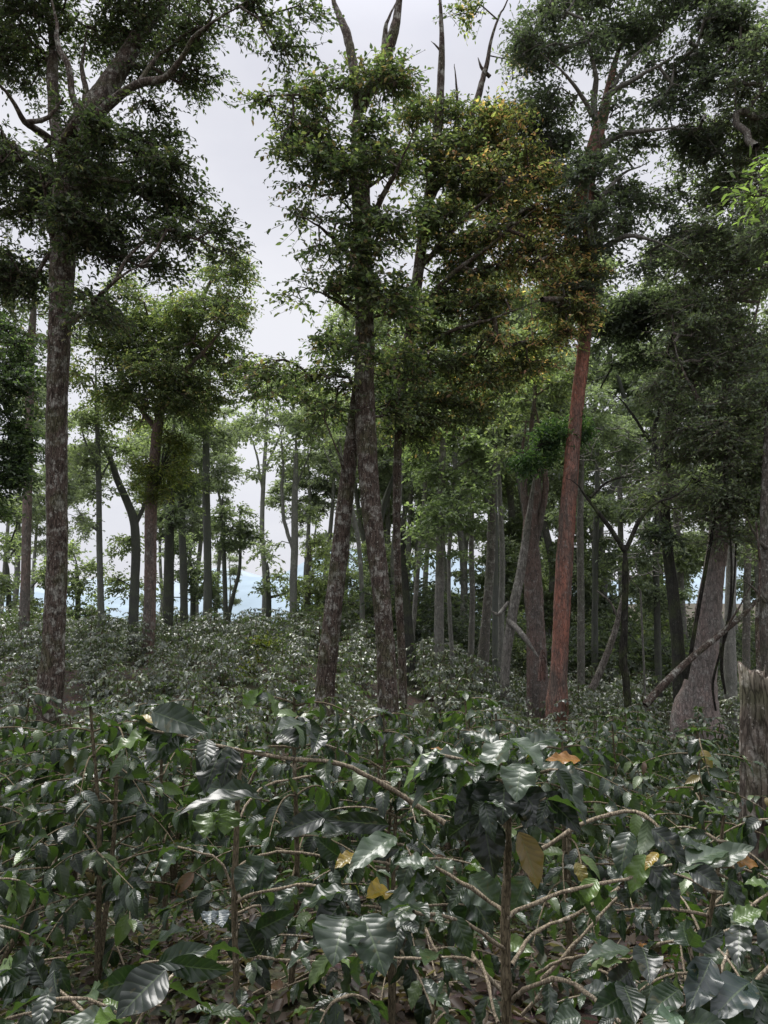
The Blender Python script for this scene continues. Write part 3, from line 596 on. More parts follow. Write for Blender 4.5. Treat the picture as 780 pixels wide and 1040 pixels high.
# red-barked tree with the great crown
tree('red_tree', 'tall red-barked tree with spreading dark crown and pale visible limbs at upper right', 15.0,
     [(566, 712, 25), (567, 695, 22), (569, 660, 20), (571, 620, 20), (574, 570, 19.5), (578, 510, 18), (582, 460, 17), (587, 410, 16), (593, 360, 15), (597, 320, 15), (600, 270, 15), (599, 230, 18), (595, 195, 20), (601, 160, 19), (607, 135, 16), (613, 115, 14, .1), (618, 92, 11, .3), (626, 58, 8, .6), (640, 18, 5, .9)],
     limbs=[[(603, 160, 12), (602, 125, 11), (600, 105, 10), (602, 80, 9, -.3), (596, 50, 6, -.6), (588, 15, 4, -.8)],
            [(615, 100, 11), (630, 88, 8, -.4), (652, 75, 6, -.9), (680, 60, 4, -1.2), (705, 40, 3, -1.4)], [(608, 150, 11), (630, 138, 9, -.4), (650, 134, 7, -.8), (680, 130, 5, -1.1), (715, 122, 3.5, -1.4)],
            [(598, 190, 10), (580, 178, 8, .3), (562, 160, 6, .5), (545, 150, 4, .7)], [(600, 240, 11), (612, 252, 9), (635, 240, 7, -.4), (665, 245, 5, -.6), (700, 262, 3.5, -.8)], [(602, 118, 8), (585, 90, 6, -.4), (568, 70, 5, -.7), (548, 52, 3.5, -1)],
            [(600, 215, 9), (616, 195, 7), (632, 178, 5, .4), (660, 165, 3.5, .8)], [(620, 90, 6), (642, 60, 5), (672, 35, 3.5), (700, 10, 2.5)]],
     blobs=[(598, 235, 24, 34, -.8, 1), (600, 180, 26, 26, -.8, 1), (612, 130, 24, 18, -.7, .6), (600, 285, 20, 18, -.6, .8), (560, 25, 44, 32, 0, 1), (610, 12, 48, 30, .4, 1), (665, 12, 48, 32, 0, 1.1), (715, 30, 36, 34, -.6, 1.1), (540, 60, 28, 22, 0, .8), (590, 52, 34, 18, -.3, .6), (640, 40, 34, 22, .3, .8), (690, 60, 40, 24, -.6, 1), (545, 105, 34, 32, .6, 1.2), (530, 145, 34, 28, .8, 1.1), (565, 140, 26, 26, .8, .9), (570, 180, 18, 18, .6, .8),
            (690, 95, 40, 18, -.8, .8), (665, 110, 26, 12, -.4, .5), (655, 150, 34, 20, .3, .6), (700, 150, 34, 26, -.4, 1), (620, 190, 22, 22, .4, .8), (640, 215, 30, 20, 0, .9), (680, 200, 34, 20, .3, .8), (600, 205, 18, 28, 0, .9), (655, 262, 30, 12, 0, .6), (690, 240, 30, 22, .2, .8), (610, 252, 16, 16, -.2, .8), (640, 80, 22, 12, 0, .4)],
     bark=B_RED, limb_bark=B_PALE, pal=BLACKG, leaf=.10, dens=1.3, seed=51, flare=.4, rough=.09, haze=hz(.05), sag=.2)
tree('mossy_tree', 'thick pinkish-grey trunk splitting into several stems next to the red-barked tree', 17.0,
     [(546, 690, 25), (545, 660, 23), (543, 620, 21), (540, 580, 20), (538, 545, 18), (540, 515, 14), (545, 490, 11), (550, 465, 9)],
     limbs=[[(540, 560, 15), (535, 525, 12), (530, 490, 11), (529, 460, 9), (534, 425, 7)], [(545, 545, 11), (553, 510, 10), (556, 480, 9), (553, 450, 7), (545, 400, 5)], [(532, 500, 7), (538, 450, 8, .4), (541, 400, 7, .5), (540, 350, 6, .6), (538, 300, 5, .7)]],
     blobs=[(535, 385, 36, 26, .6, .8), (520, 420, 26, 20, .6, .7), (560, 390, 26, 26, .6, .8), (545, 345, 34, 20, .6, .7)], bark=B_PINK, pal=MID, leaf=.12, dens=1.2, seed=52, flare=.35, rough=.12, haze=hz(.06))
tuft('fern_tuft', 'bright green arching fern clump perched high on the split pinkish-grey trunk', 15.3, [(545, 455, 20, 16), (572, 440, 20, 13), (560, 448, 20, 14), (535, 470, 12, 10), (585, 437, 12, 8)], [(4, (.022, .045, .022)), (3, (.045, .080, .03)), (1.0, (.08, .12, .04))], 6, hz(.02))
tree('snapped_tree', 'pale leaning trunk with a dark broken limb drooping to its base', 16.5,
     [(512, 705, 12), (514, 670, 11), (518, 640, 12), (523, 610, 12), (529, 580, 11), (534, 545, 9), (539, 510, 7), (543, 480, 5)],
     limbs=[[(517, 630, 10), (527, 640, 9, -.3), (540, 655, 9, -.5), (549, 667, 8, -.6)], [(516, 612, 5), (506, 625, 6, -.1), (499, 622, 5, -.1), (497, 612, 3, -.1)]], bark=B_PALE, blobs=[(545, 440, 24, 16, .3, .5), (520, 460, 18, 14, .4, .5)], pal=MID, leaf=.12, dens=.6, seed=53, flare=.15, haze=hz(.06))
tree('young_forked_tree', 'thin dark tree forking into crooked bare arms just right of the red trunk', 13.5,
     [(638, 722, 10), (636, 690, 9), (633, 672, 10.5), (634, 640, 9), (635, 600, 8.5), (635, 565, 9), (634, 553, 9)],
     limbs=[[(634, 560, 7), (620, 535, 7), (606, 515, 6.5), (597, 504, 6), (590, 495, 4.5), (583, 489, 3.5), (577, 487, 2.5)], [(600, 506, 5), (612, 495, 4), (626, 486, 3.5), (645, 484, 2), (662, 486, 1.5)], [(635, 560, 7), (643, 542, 6.5), (652, 525, 6), (662, 513, 5), (680, 504, 4), (694, 497, 4), (703, 485, 3), (709, 470, 2)], [(672, 509, 3), (685, 515, 2.5), (702, 512, 2)], [(634, 600, 2.5), (622, 610, 2), (610, 600, 1.5)]],
     blobs=[(700, 480, 22, 14, .3, .5), (660, 500, 18, 10, .3, .3)], bark=B_DARK, pal=MID, leaf=.08, dens=.6, seed=54, flare=.2, rough=.12)
tree('dark_trunk_tree', 'dark upright tree whose forked upper trunk rises black against grey-green foliage', 16.0,
     [(694, 715, 22), (691, 690, 18), (688, 650, 15), (683, 600, 14), (678, 560, 13), (674, 520, 14), (673, 480, 15), (677, 450, 15), (681, 420, 13), (682, 385, 11), (681, 350, 8), (690, 310, 6)],
     limbs=[[(676, 500, 11), (668, 470, 10, .3), (665, 440, 8, .5), (670, 412, 7, .5), (668, 380, 5, .6)], [(680, 445, 8), (689, 425, 7), (694, 412, 5)], [(682, 405, 5), (700, 400, 4), (720, 402, 3)], [(666, 455, 5, .5), (645, 425, 4, .7), (628, 405, 3, .9), (610, 395, 2, 1)]],
     blobs=[(632, 322, 36, 28, 0, 1.5), (655, 310, 30, 24, 0, 1.3), (615, 340, 20, 16, 0, 1.1), (690, 320, 34, 30, .2, 1), (670, 355, 30, 16, .4, .7), (645, 370, 30, 12, .8, .5), (672, 535, 14, 28, -.3, .7), (700, 370, 26, 20, .2, .8)],
     bark=B_DARK, pal=BLACKG, leaf=.10, dens=1.4, seed=55, flare=.3, haze=hz(.03))
tree('buttress_tree', 'massive grey-pink buttressed trunk with ribbed roots spreading at its foot', 15.5,
     [(708, 738, 50), (709, 720, 44), (711, 700, 38), (714, 670, 33), (719, 630, 29), (724, 590, 26), (728, 560, 24), (732, 520, 22), (736, 460, 20), (740, 400, 17), (742, 330, 14), (742, 260, 10)],
     limbs=[[(736, 470, 12), (715, 420, 9, -.3), (695, 380, 6, -.8), (680, 340, 4, -1)], [(740, 400, 11), (758, 350, 8, -.4), (772, 300, 6, -.8)], [(742, 300, 9), (725, 250, 7, -.4), (705, 210, 4, -.8)], [(742, 280, 8), (752, 220, 6, -.4), (745, 160, 4, -.6)]],
     blobs=[(745, 130, 40, 34, -.5, 1.1), (765, 180, 34, 40, -.6, 1.1), (720, 180, 34, 34, -.3, 1), (745, 225, 42, 40, -.5, 1.1), (715, 260, 34, 34, -.5, 1), (765, 275, 34, 40, -.6, 1.1), (735, 300, 42, 40, -.6, 1.1), (700, 330, 32, 34, -.6, 1), (760, 345, 36, 40, -.6, 1.1), (720, 365, 42, 36, -.7, 1.1), (690, 395, 30, 30, -.7, .9), (755, 410, 40, 40, -.6, 1.1), (715, 425, 40, 34, -.7, 1.1), (700, 450, 26, 24, .2, .8), (740, 465, 40, 34, -.5, 1.1), (770, 480, 26, 40, -.5, 1), (705, 495, 40, 30, -.5, 1.05), (745, 515, 36, 30, -.4, 1), (770, 545, 22, 30, -.2, .8), (725, 540, 26, 16, -.3, .7)],
     bark=B_BUTT, pal=[(5, (.040, .054, .032)), (3, (.058, .076, .04)), (1.2, (.085, .105, .048)), (.5, (.11, .135, .05))], leaf=.085, dens=1.25, seed=56, flare=1.1, flare_h=1.1, lobes=4, rough=.08, haze=hz(.07))
tree('second_pale_trunk', 'narrower pale trunk standing straight right behind the buttressed trunk', 18.0,
     [(741, 665, 15), (741, 640, 13), (742, 600, 12), (743, 560, 11), (744, 500, 10), (746, 440, 8)], blobs=[(750, 430, 40, 34, 0, .8), (745, 490, 34, 30, 0, .8)], bark=B_PALE, pal=MID, leaf=.12, dens=1.3, seed=57, flare=.2, haze=hz(.14))
tree('edge_tree', 'tree with dark grey trunk at the right edge behind the broken stump', 14.0,
     [(786, 735, 26), (783, 690, 22), (781, 640, 20), (780, 580, 19), (781, 500, 17), (784, 420, 15), (787, 330, 12), (790, 250, 8)],
     limbs=[[(782, 560, 7), (770, 545, 5, -.3), (757, 520, 3, -.6)], [(783, 620, 5), (765, 600, 4, -.2), (752, 590, 2, -.3)], [(787, 300, 8), (772, 220, 5, -.6), (765, 150, 3, -1)]],
     blobs=[(790, 120, 40, 40, 0, .9), (775, 60, 44, 40, 0, 1), (755, 95, 30, 20, -.4, .8), (790, 380, 26, 50, -.6, .8), (785, 230, 30, 40, -.6, .8), (750, 30, 36, 26, .3, .7)], bark=B_BROWN, pal=BLUEG, leaf=.085, dens=1.3, seed=58, haze=hz(.04))
g_ = np.random.default_rng(77)
tree('bright_sprig_tree', 'young tree just off the right edge reaching in with a glowing yellow-green leaf sprig', 9.0,
     [(850, 800, 10), (848, 600, 9), (840, 400, 8), (825, 280, 6), (805, 215, 4), (790, 190, 3), (770, 196, 2)], blobs=[(772, 192, 20, 14, 0, 1.2), (795, 190, 20, 20, 0, 1), (785, 175, 14, 8, 0, 1), (830, 250, 40, 40, 0, .5)], bark=B_BROWN, pal=[(3, (.05, .075, .018)), (2, (.085, .12, .026)), (1, (.03, .05, .014))], leaf=.13, dens=.8, seed=59, per=12, aspect=.36)

# dead wood
def stick(name, label, cat, paths, bark, seed, Y0, haze=None, rough=.08, rmin=10, group=None):
    b = None; root = None
    for k, (p, Y) in enumerate(paths):
        pts, rad = wpath(p, Y, .1)
        if root is None:
            b = pts[0]; root = thing(name, label, cat, b, group)
        mb = MB(); tube(mb, pts, rad, rmin, rough, seed + k); mb.build('stem' if k == 0 else 'branch', bark, root, b, haze=haze)
    return root
stick('fallen_pole', 'long grey dead pole leaning diagonally across the foot of the buttressed trunk', 'fallen trunk',
      [([(655, 716, 9, -.6), (672, 697, 9, -.5), (700, 670, 8, -.3), (730, 645, 7, 0), (752, 627, 6, .2), (772, 606, 4, .4)], 14.4), ([(735, 641, 3, 0), (750, 618, 2, -.2), (765, 590, 1.5, -.3)], 14.4)], B_BROWN, 3, 14.4)
stick('leaning_pale_trunk', 'short pale trunk leaning out of the coffee field behind the Y-forked tree', 'fallen trunk',
      [([(601, 700, 9), (610, 680, 8), (620, 655, 7.5), (627, 632, 6.5), (632, 610, 5), (640, 585, 3)], 17.0), ([(628, 630, 3), (620, 612, 2.5), (606, 600, 2)], 17.0)], B_PALE, 4, 17)
for k, (lab, p, Y) in enumerate([('thin dark hanging vine stem right of the buttressed trunk', [(737, 705, 3), (733, 680, 4), (735, 650, 3.5), (741, 620, 3), (743, 580, 2.5), (741, 530, 2), (735, 470, 2)], 14.6),
                                 ('second thin dark vine just behind the first, curving near its foot', [(727, 722, 2.5), (724, 695, 3), (731, 665, 3), (739, 640, 2.5), (745, 600, 2), (748, 540, 2), (750, 470, 1.5)], 15.0),
                                 ('straight dark pole stem slanting up along the near edge of the buttressed trunk', [(697, 690, 5), (703, 655, 5), (711, 610, 4.5), (719, 565, 4), (725, 530, 3.5), (730, 480, 3)], 14.8),
                                 ('bare thin grey sapling beside the broken stump', [(772, 720, 6), (770, 670, 5.5), (769, 620, 4.5), (772, 580, 3.5), (768, 530, 2)], 12.5)]):
    r_ = stick('vine_stem', lab, 'vine', [(p, Y)], B_DARK if k < 3 else B_BROWN, 60 + k, Y)
stick('splintered_stub', 'short splintered pinkish stub sticking out of the field beside the red trunk', 'stump', [([(549, 692, 9), (550, 680, 9), (551, 668, 8), (551, 660, 4)], 15.6)], B_PINK, 71, 15.6, rough=.16)
# broken stump at the right edge
def broken_stump():
    Y = 5.0
    pts, rad = wpath([(772, 905, 48), (770, 870, 44), (769, 820, 39), (769, 760, 38), (768, 710, 37), (767, 694, 36)], Y, .03)
    gz = float(ground_z(pts[0][0], pts[0][1])); b = np.array([pts[0][0], pts[0][1], gz])
    if pts[0][2] > gz: pts = np.concatenate([[np.array([pts[0][0], pts[0][1], gz - .05])], pts]); rad = np.concatenate([[rad[0] * 1.15], rad])
    root = thing('broken_stump', 'broken tree stump with jagged splintered top standing at the right edge of the coffee field', 'stump', b)
    mb = MB(); tube(mb, pts, rad, 28, .10, 5, .5, .25, 5, jag=.13); mb.build('trunk', B_STUMP, root, b)
    for k in range(7):
        a = rng.uniform(0, 6.28); p = pts[-1] + np.array([math.cos(a), math.sin(a), 0]) * rad[-1] * .75
        mb = MB(); q = np.array([p - [0, 0, .08], p + [0, 0, .03], p + [rng.normal(0, .012), rng.normal(0, .012), rng.uniform(.05, .13)]])
        tube(mb, catmull(q, .02), np.interp(np.linspace(0, 1, len(catmull(q, .02))), [0, .6, 1], [.014, .010, .001]), 5, .2, k)
        mb.build('splinter', B_STUMP, root, b)
broken_stump()

# pale and grey trunks of the wood behind, each told apart by its look
BACK = [
    ('thin pale leaning tree just right of the dark bare tapering trunk', 20.0, [(418, 655, 6), (421, 620, 6), (425, 570, 5.5), (429, 530, 5), (432, 480, 4), (436, 420, 3)], [(430, 440, 26, 22), (415, 470, 18, 16)], B_PALE, FRESH, .10),
    ('pale grey straight tree with fresh light green sprays hanging before its trunk', 18.5, [(446, 660, 12), (446, 620, 11), (447, 570, 10.5), (448, 520, 10), (450, 460, 8), (452, 400, 6)], [(445, 520, 26, 14, -.5, 1), (470, 505, 24, 14, -.5, 1), (430, 540, 20, 12, -.6, .9), (450, 565, 20, 10, -.6, .9), (475, 525, 20, 12, -.3, .8), (450, 480, 30, 18, -.3, .9), (490, 490, 20, 16), (440, 440, 34, 22)], B_PALE, FRESH, .10),
    ('thin pale tree close beside the straight one with the fresh green sprays', 19.0, [(459, 660, 6), (457, 630, 5.5), (456, 590, 5), (457, 540, 4.5), (462, 470, 3.5)], [(470, 450, 24, 20), (480, 470, 20, 14)], B_PALE, FRESH, .12),
    ('slim grey-brown tree with a low elbow branch left of the twin trunks', 19.5, [(478, 668, 8), (479, 640, 7.5), (480, 600, 7), (479, 560, 6.5), (480, 500, 5)], [(485, 445, 28, 26), (470, 420, 26, 20)], B_BROWN, BLUEG, .12),
    ('stout dark grey tree, the thicker of two trunks left of the pale snapped one', 20.0, [(491, 668, 14), (493, 640, 12), (496, 600, 11), (498, 560, 10.5), (499, 510, 10), (500, 460, 9), (500, 410, 7)], [(500, 400, 40, 30), (480, 425, 30, 24), (520, 440, 26, 22)], B_BROWN, BLUEG, .08),
    ('pale upright tree touching the stout dark grey one', 20.5, [(509, 665, 8), (509, 620, 7.5), (510, 570, 7), (508, 520, 6.5), (506, 470, 5)], [(520, 430, 30, 24), (505, 380, 32, 24)], B_PALE, MID, .14),
    ('dark slender tree with white sky beside it above the twin trunks', 22.0, [(503, 650, 8), (503, 580, 8), (502, 520, 8), (500, 470, 8), (503, 410, 6), (508, 360, 4)], [(540, 375, 40, 24), (510, 350, 36, 22), (480, 380, 26, 18)], B_DARK, BLUEG, .14),
    ('brown tree standing straight behind the red-barked trunk', 22.0, [(590, 660, 9), (590, 600, 8.5), (589, 540, 8), (590, 480, 7), (592, 420, 6)], [(610, 420, 36, 30), (590, 460, 26, 22)], B_BROWN, BLUEG, .10),
    ('dark thin tree in the shade between the red trunk and the Y-forked tree', 24.0, [(604, 662, 8), (604, 610, 7), (605, 550, 7), (606, 480, 6), (604, 420, 4)], [(620, 450, 34, 30), (600, 520, 26, 22), (615, 560, 24, 18)], B_DARK, BLUEG, .10),
    ('dark tree in the gloom left of the buttressed trunk, drooping leaves around it', 22.0, [(668, 660, 8), (667, 610, 7.5), (666, 560, 7), (668, 500, 6)], [(655, 560, 26, 22), (670, 600, 22, 18), (650, 600, 20, 16), (665, 500, 30, 26)], B_DARK, BLUEG, .08),
    ('mid brown tree in the gap between pale second trunk and the right edge', 20.0, [(758, 680, 9), (758, 630, 8.5), (759, 570, 8), (760, 500, 7)], [(765, 500, 26, 24), (752, 560, 20, 18)], B_BROWN, BLUEG, .08),
]
for k, (lab, Y, tr, bl, bk, pal, h) in enumerate(BACK):
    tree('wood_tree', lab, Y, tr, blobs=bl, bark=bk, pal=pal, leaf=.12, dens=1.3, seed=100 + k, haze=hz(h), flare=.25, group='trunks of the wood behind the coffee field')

# far trees: five kinds, set out individually
FAR_G = 'far trees closing the back of the wood'
protos = []
for k in range(5):
    g = np.random.default_rng(200 + k)
    x0 = 470 + 35 * k
    top = [330, 300, 360, 280, 340][k]
    tr = [(x0, 650, 9.5), (x0 + g.normal(0, 4), 590, 8.5), (x0 + g.normal(0, 10), 520, 7.5), (x0 + g.normal(0, 15), 450, 6), (x0 + g.normal(0, 18), 390, 5), (x0 + g.normal(0, 20), top, 3)]
    bl = []
    for q in range(15):
        yy = g.uniform(top - 20, 560 if k % 2 else 500); w = 52 * math.sin(math.pi * np.clip((yy - top + 50) / (600 - top), .1, .9))
        bl.append((x0 + g.normal(0, w * .6), yy, g.uniform(18, 34), g.uniform(12, 26), g.normal(0, 1.0), g.uniform(.6, 1)))
    if k in (1, 3, 4): bl += [(x0 + g.normal(0, 22), g.uniform(560, 630), 22, 18, g.normal(0, .5), .9) for q in range(8)]
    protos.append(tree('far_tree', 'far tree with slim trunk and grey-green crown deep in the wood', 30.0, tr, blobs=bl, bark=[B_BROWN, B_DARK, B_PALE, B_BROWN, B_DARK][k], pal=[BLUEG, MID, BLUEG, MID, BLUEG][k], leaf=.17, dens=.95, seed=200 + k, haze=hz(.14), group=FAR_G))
gf = np.random.default_rng(5)
fx = []
for px, Y, s, h in [(12, 31, .8, .2), (44, 34, .75, .22), (60, 38, .7, .25), (182, 33, .8, .2), (200, 36, .8, .24), (160, 35, .55, .24), (232, 40, .35, .25), (335, 33, .75, .2), (352, 36, .85, .24), (378, 31, .8, .16), (395, 34, .9, .18), (318, 40, .55, .28), (415, 30, .8, .14), (425, 36, .9, .18), (0, 28, .55, .16), (30, 36, .6, .25), (52, 31, .6, .2), (145, 33, .7, .2), (172, 36, .75, .25), (190, 34, .6, .22), (220, 37, .7, .25), (312, 33, .7, .2), (342, 40, .9, .25), (365, 35, .9, .2)]:
    fx.append((px, Y, s, h))
for q in range(44):
    Y = gf.uniform(25, 54); px = gf.uniform(390, 800)
    fx.append((px, Y, gf.uniform(.75, 1.25), .08 + .0045 * (Y - 20)))
for q, (px, Y, s, h) in enumerate(fx):
    p = P(px, 640, Y)
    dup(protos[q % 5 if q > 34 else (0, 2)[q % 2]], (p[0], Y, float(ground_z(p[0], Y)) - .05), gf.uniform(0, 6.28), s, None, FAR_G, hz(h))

# understorey shrubs in the gloom
SH_G = 'dark shrubs under the far trees'
def shrub(name, label, px, Y, rpx, hpx, pal, seed, haze, leaf=.11, dens=1.0, group=None):
    c = P(px, 640, Y); gz = float(ground_z(c[0], Y)); s = mpp(640, Y); pal = [(a_, tuple(c_ * 1.9 for c_ in q_)) for a_, q_ in pal]
    g = np.random.default_rng(seed); b = np.array([c[0], Y, gz]); root = thing(name, label, 'shrub', b, group)
    n = int(60 * dens * rpx * hpx * s * s + 10)
    S = sample_blob(b + [0, 0, hpx * s * .55], np.array([rpx * s, rpx * s, hpx * s * .5]), n, g, .3)
    S[:, 2] = np.maximum(S[:, 2], gz + .1)
    ini = np.stack([np.full(6, b[0]), np.full(6, b[1]), np.linspace(gz - .1, gz + hpx * s * .3, 6)], 1)
    pos, pr, ends = grow(ini, np.arange(-1, 5), S, g)
    i = np.arange(1, len(pos)); mb = MB(); segs(mb, pos[pr[i]], pos[i], np.full(len(i), .012), np.full(len(i), .008), 4); mb.build('branches', B_DARK, root, b, haze=haze)
    mb = MB(); foliage(mb, S, pos[ends] - b, g, 18, leaf, pal, .2, .2, .7); mb.build('foliage', M_LEAF, root, b, haze=haze)
    return root
sp = [shrub('understorey_shrub', 'dark low shrub in the shade under the far trees', 600 + 60 * k, 27.0 + k, 44, 48, [BLUEG, MID, BLACKG][k], 300 + k, hz(.06), .13, .8, SH_G) for k in range(3)]
for q in range(62):
    Y = gf.uniform(24, 46); px = gf.uniform(330, 800); p = P(px, 640, Y)
    dup(sp[q % 3], (p[0], Y, float(ground_z(p[0], Y)) - .05), gf.uniform(0, 6.28), gf.uniform(.8, 1.7), None, SH_G, hz(.05 + .003 * (Y - 24)))
for q, (px, Y, s) in enumerate([(8, 27, 1.1), (40, 29, .9), (75, 28, .8), (190, 29, .7), (205, 30, .8), (350, 30, 1.0), (372, 28, .9), (330, 31, .8), (225, 31, .5), (20, 28, 1.2), (48, 28.5, 1.1), (180, 31, 1.0), (320, 30, 1.1), (345, 28, 1.2), (372, 29, 1.3), (395, 30, 1.4)]):
    p = P(px, 640, Y); s *= .8; dup(sp[q % 3], (p[0], Y, float(ground_z(p[0], Y)) - .1), q * 1.3, s, None, SH_G, hz(.12))
shrub('yellow_shrub', 'small yellow-green conical shrub rising out of the coffee field left of the leaning trunk', 262, 18.0, 15, 42, YGREEN, 320, None, .09, 1.6)

# pale bare twiggy shrub behind the Y-forked tree
def twig_shrub():
    g = np.random.default_rng(8); Y = 17.5; c = P(655, 700, Y); gz = float(ground_z(c[0], Y)); b = np.array([c[0], Y, gz])
    root = thing('bare_shrub', 'leafless tangle of thin pale twigs behind the Y-forked dark tree', 'shrub', b)
    ini = np.stack([np.full(20, b[0]), np.full(20, b[1]), np.linspace(gz, P(655, 600, Y)[2], 20)], 1)
    S = np.concatenate([sample_blob(P(x, y, Y), np.array([.8, .8, .9]), 75, g, .2) for x, y in ((635, 500), (655, 470), (620, 460), (675, 540), (640, 560))])
    pos, pr, ends = grow(ini, np.arange(-1, 19), S, g, .3, .3)
    i = np.arange(1, len(pos)); mb = MB(); segs(mb, pos[pr[i]], pos[i], np.where(i < 20, .025, .014), np.where(i < 20, .025, .010), 4); mb.build('twigs', B_PALE, root, b, haze=hz(.10))
twig_shrub()
for lab, Y, bl, pal, h, sd in [('low dark green bushy tree behind the thick lichen-spotted trunk, beyond the field', 25.0, [(78, 610, 22, 30, 0, 1), (70, 570, 20, 24, 0, .9), (88, 585, 14, 16, 0, .7)], MID, .10, 341),
                               ('dark low bushy tree cut by the left edge, beside the red-brown pole', 24.0, [(8, 580, 24, 34, 0, 1), (2, 530, 22, 30, 0, 1), (40, 600, 14, 26, .4, .9), (14, 620, 24, 20, 0, 1)], MID, .08, 342),
                               ('leafy grey-green small tree behind the forked grey-brown tree', 27.0, [(272, 590, 14, 18, 0, .6), (335, 575, 22, 30, 0, 1), (345, 620, 24, 24, 0, 1), (300, 610, 16, 18, 0, .7)], MID, .14, 343),
                               ('leafy dark small tree closing the grove behind the curved double stem', 28.0, [(195, 590, 22, 30, 0, 1), (175, 560, 18, 22, 0, .8), (215, 600, 16, 22, 0, .8), (160, 600, 12, 18, 0, .8)], BLUEG, .10, 344)]:
    x0 = bl[0][0]
    tree('bushy_tree', lab, Y, [(x0, 645, 7), (x0 + 1, 610, 6), (x0 - 1, 570, 4)], blobs=bl, bark=B_DARK, pal=pal, leaf=.13, dens=1.3, seed=sd, haze=hz(h))

# ------------------------------------------------------------------ coffee
CGREEN = [(8, (.012, .025, .011)), (4, (.020, .040, .014)), (2, (.036, .066, .018)), (1.3, (.075, .125, .024)), (.08, (.18, .13, .018)), (.06, (.12, .06, .025))]
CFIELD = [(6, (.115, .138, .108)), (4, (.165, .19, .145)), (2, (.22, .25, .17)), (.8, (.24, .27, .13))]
CMID = [(6, (.022, .040, .019)), (4, (.034, .058, .025)), (2, (.058, .090, .032)), (1.2, (.10, .15, .04)), (.05, (.18, .13, .018))]
def coffee_leaves(mb, pos, axis, nrm, length, width, bend, col, nu=4, nv=8, g=rng, fold=.16):
    n = len(pos); axis = norm(axis); nrm = norm(nrm - axis * (nrm * axis).sum(1, keepdims=True)); side = np.cross(axis, nrm)
    u = np.linspace(-1, 1, nu + 1); v = np.linspace(0, 1, nv + 1)
    wv = np.sin(math.pi * np.clip(v, 0, 1) ** .82) ** .82 * (1 - .25 * v ** 5); wv[0] = .06; wv[-1] = .015
    U, Vv = np.meshgrid(u, v, indexing='ij'); Wv = np.broadcast_to(wv, U.shape)
    b = np.where(np.abs(bend) < 1e-3, 1e-3, bend)[:, None, None]
    sx = np.sin(b * Vv[None]) / b; sz = -(1 - np.cos(b * Vv[None])) / b
    ph = g.uniform(0, 6.3, (n, 1, 1)); am = g.uniform(.02, .07, (n, 1, 1)); tw = g.normal(0, .18, (n, 1, 1))
    lat = U[None] * Wv[None]
    up = fold * np.abs(lat) * width[:, None, None] * .5 / length[:, None, None] * 2 + am * 2.2 * width[:, None, None] / length[:, None, None] * np.sin(2 * math.pi * 3.2 * Vv[None] + ph + np.sign(U)[None] * .8) * U[None] ** 2 * np.sin(math.pi * Vv)[None]
    latx = lat * width[:, None, None] * .5
    tz = tw * Vv[None] * latx
    ln = length[:, None, None]
    pts = pos[:, None, None] + axis[:, None, None] * (sx * ln)[..., None] + nrm[:, None, None] * ((sz + up) * ln + tz)[..., None] + side[:, None, None] * latx[..., None]
    m = (nu + 1) * (nv + 1)
    i = np.arange(nu)[:, None] * (nv + 1) + np.arange(nv)[None]
    f = np.stack([i, i + nv + 1, i + nv + 2, i + 1], -1).reshape(-1, 4)[:, ::-1]
    f = (np.arange(n)[:, None, None] * m + f[None]).reshape(-1, 4)
    uv = np.broadcast_to(np.stack([U, Vv], -1).reshape(1, m, 2), (n, m, 2))
    mb.add(pts.reshape(-1, 3), f[:, ::-1], np.repeat(col, m, 0), uv.reshape(-1, 2))

def pick_cols(n, g, pal=CGREEN):
    w = np.array([x[0] for x in pal]); c = np.array([x[1] for x in pal])[g.choice(len(pal), n, p=w / w.sum())]
    lum = (c * np.array([.3, .6, .1])).sum(1, keepdims=True)
    return (lum + (c - lum) * .82) * g.uniform(.75, 1.3, (n, 1))

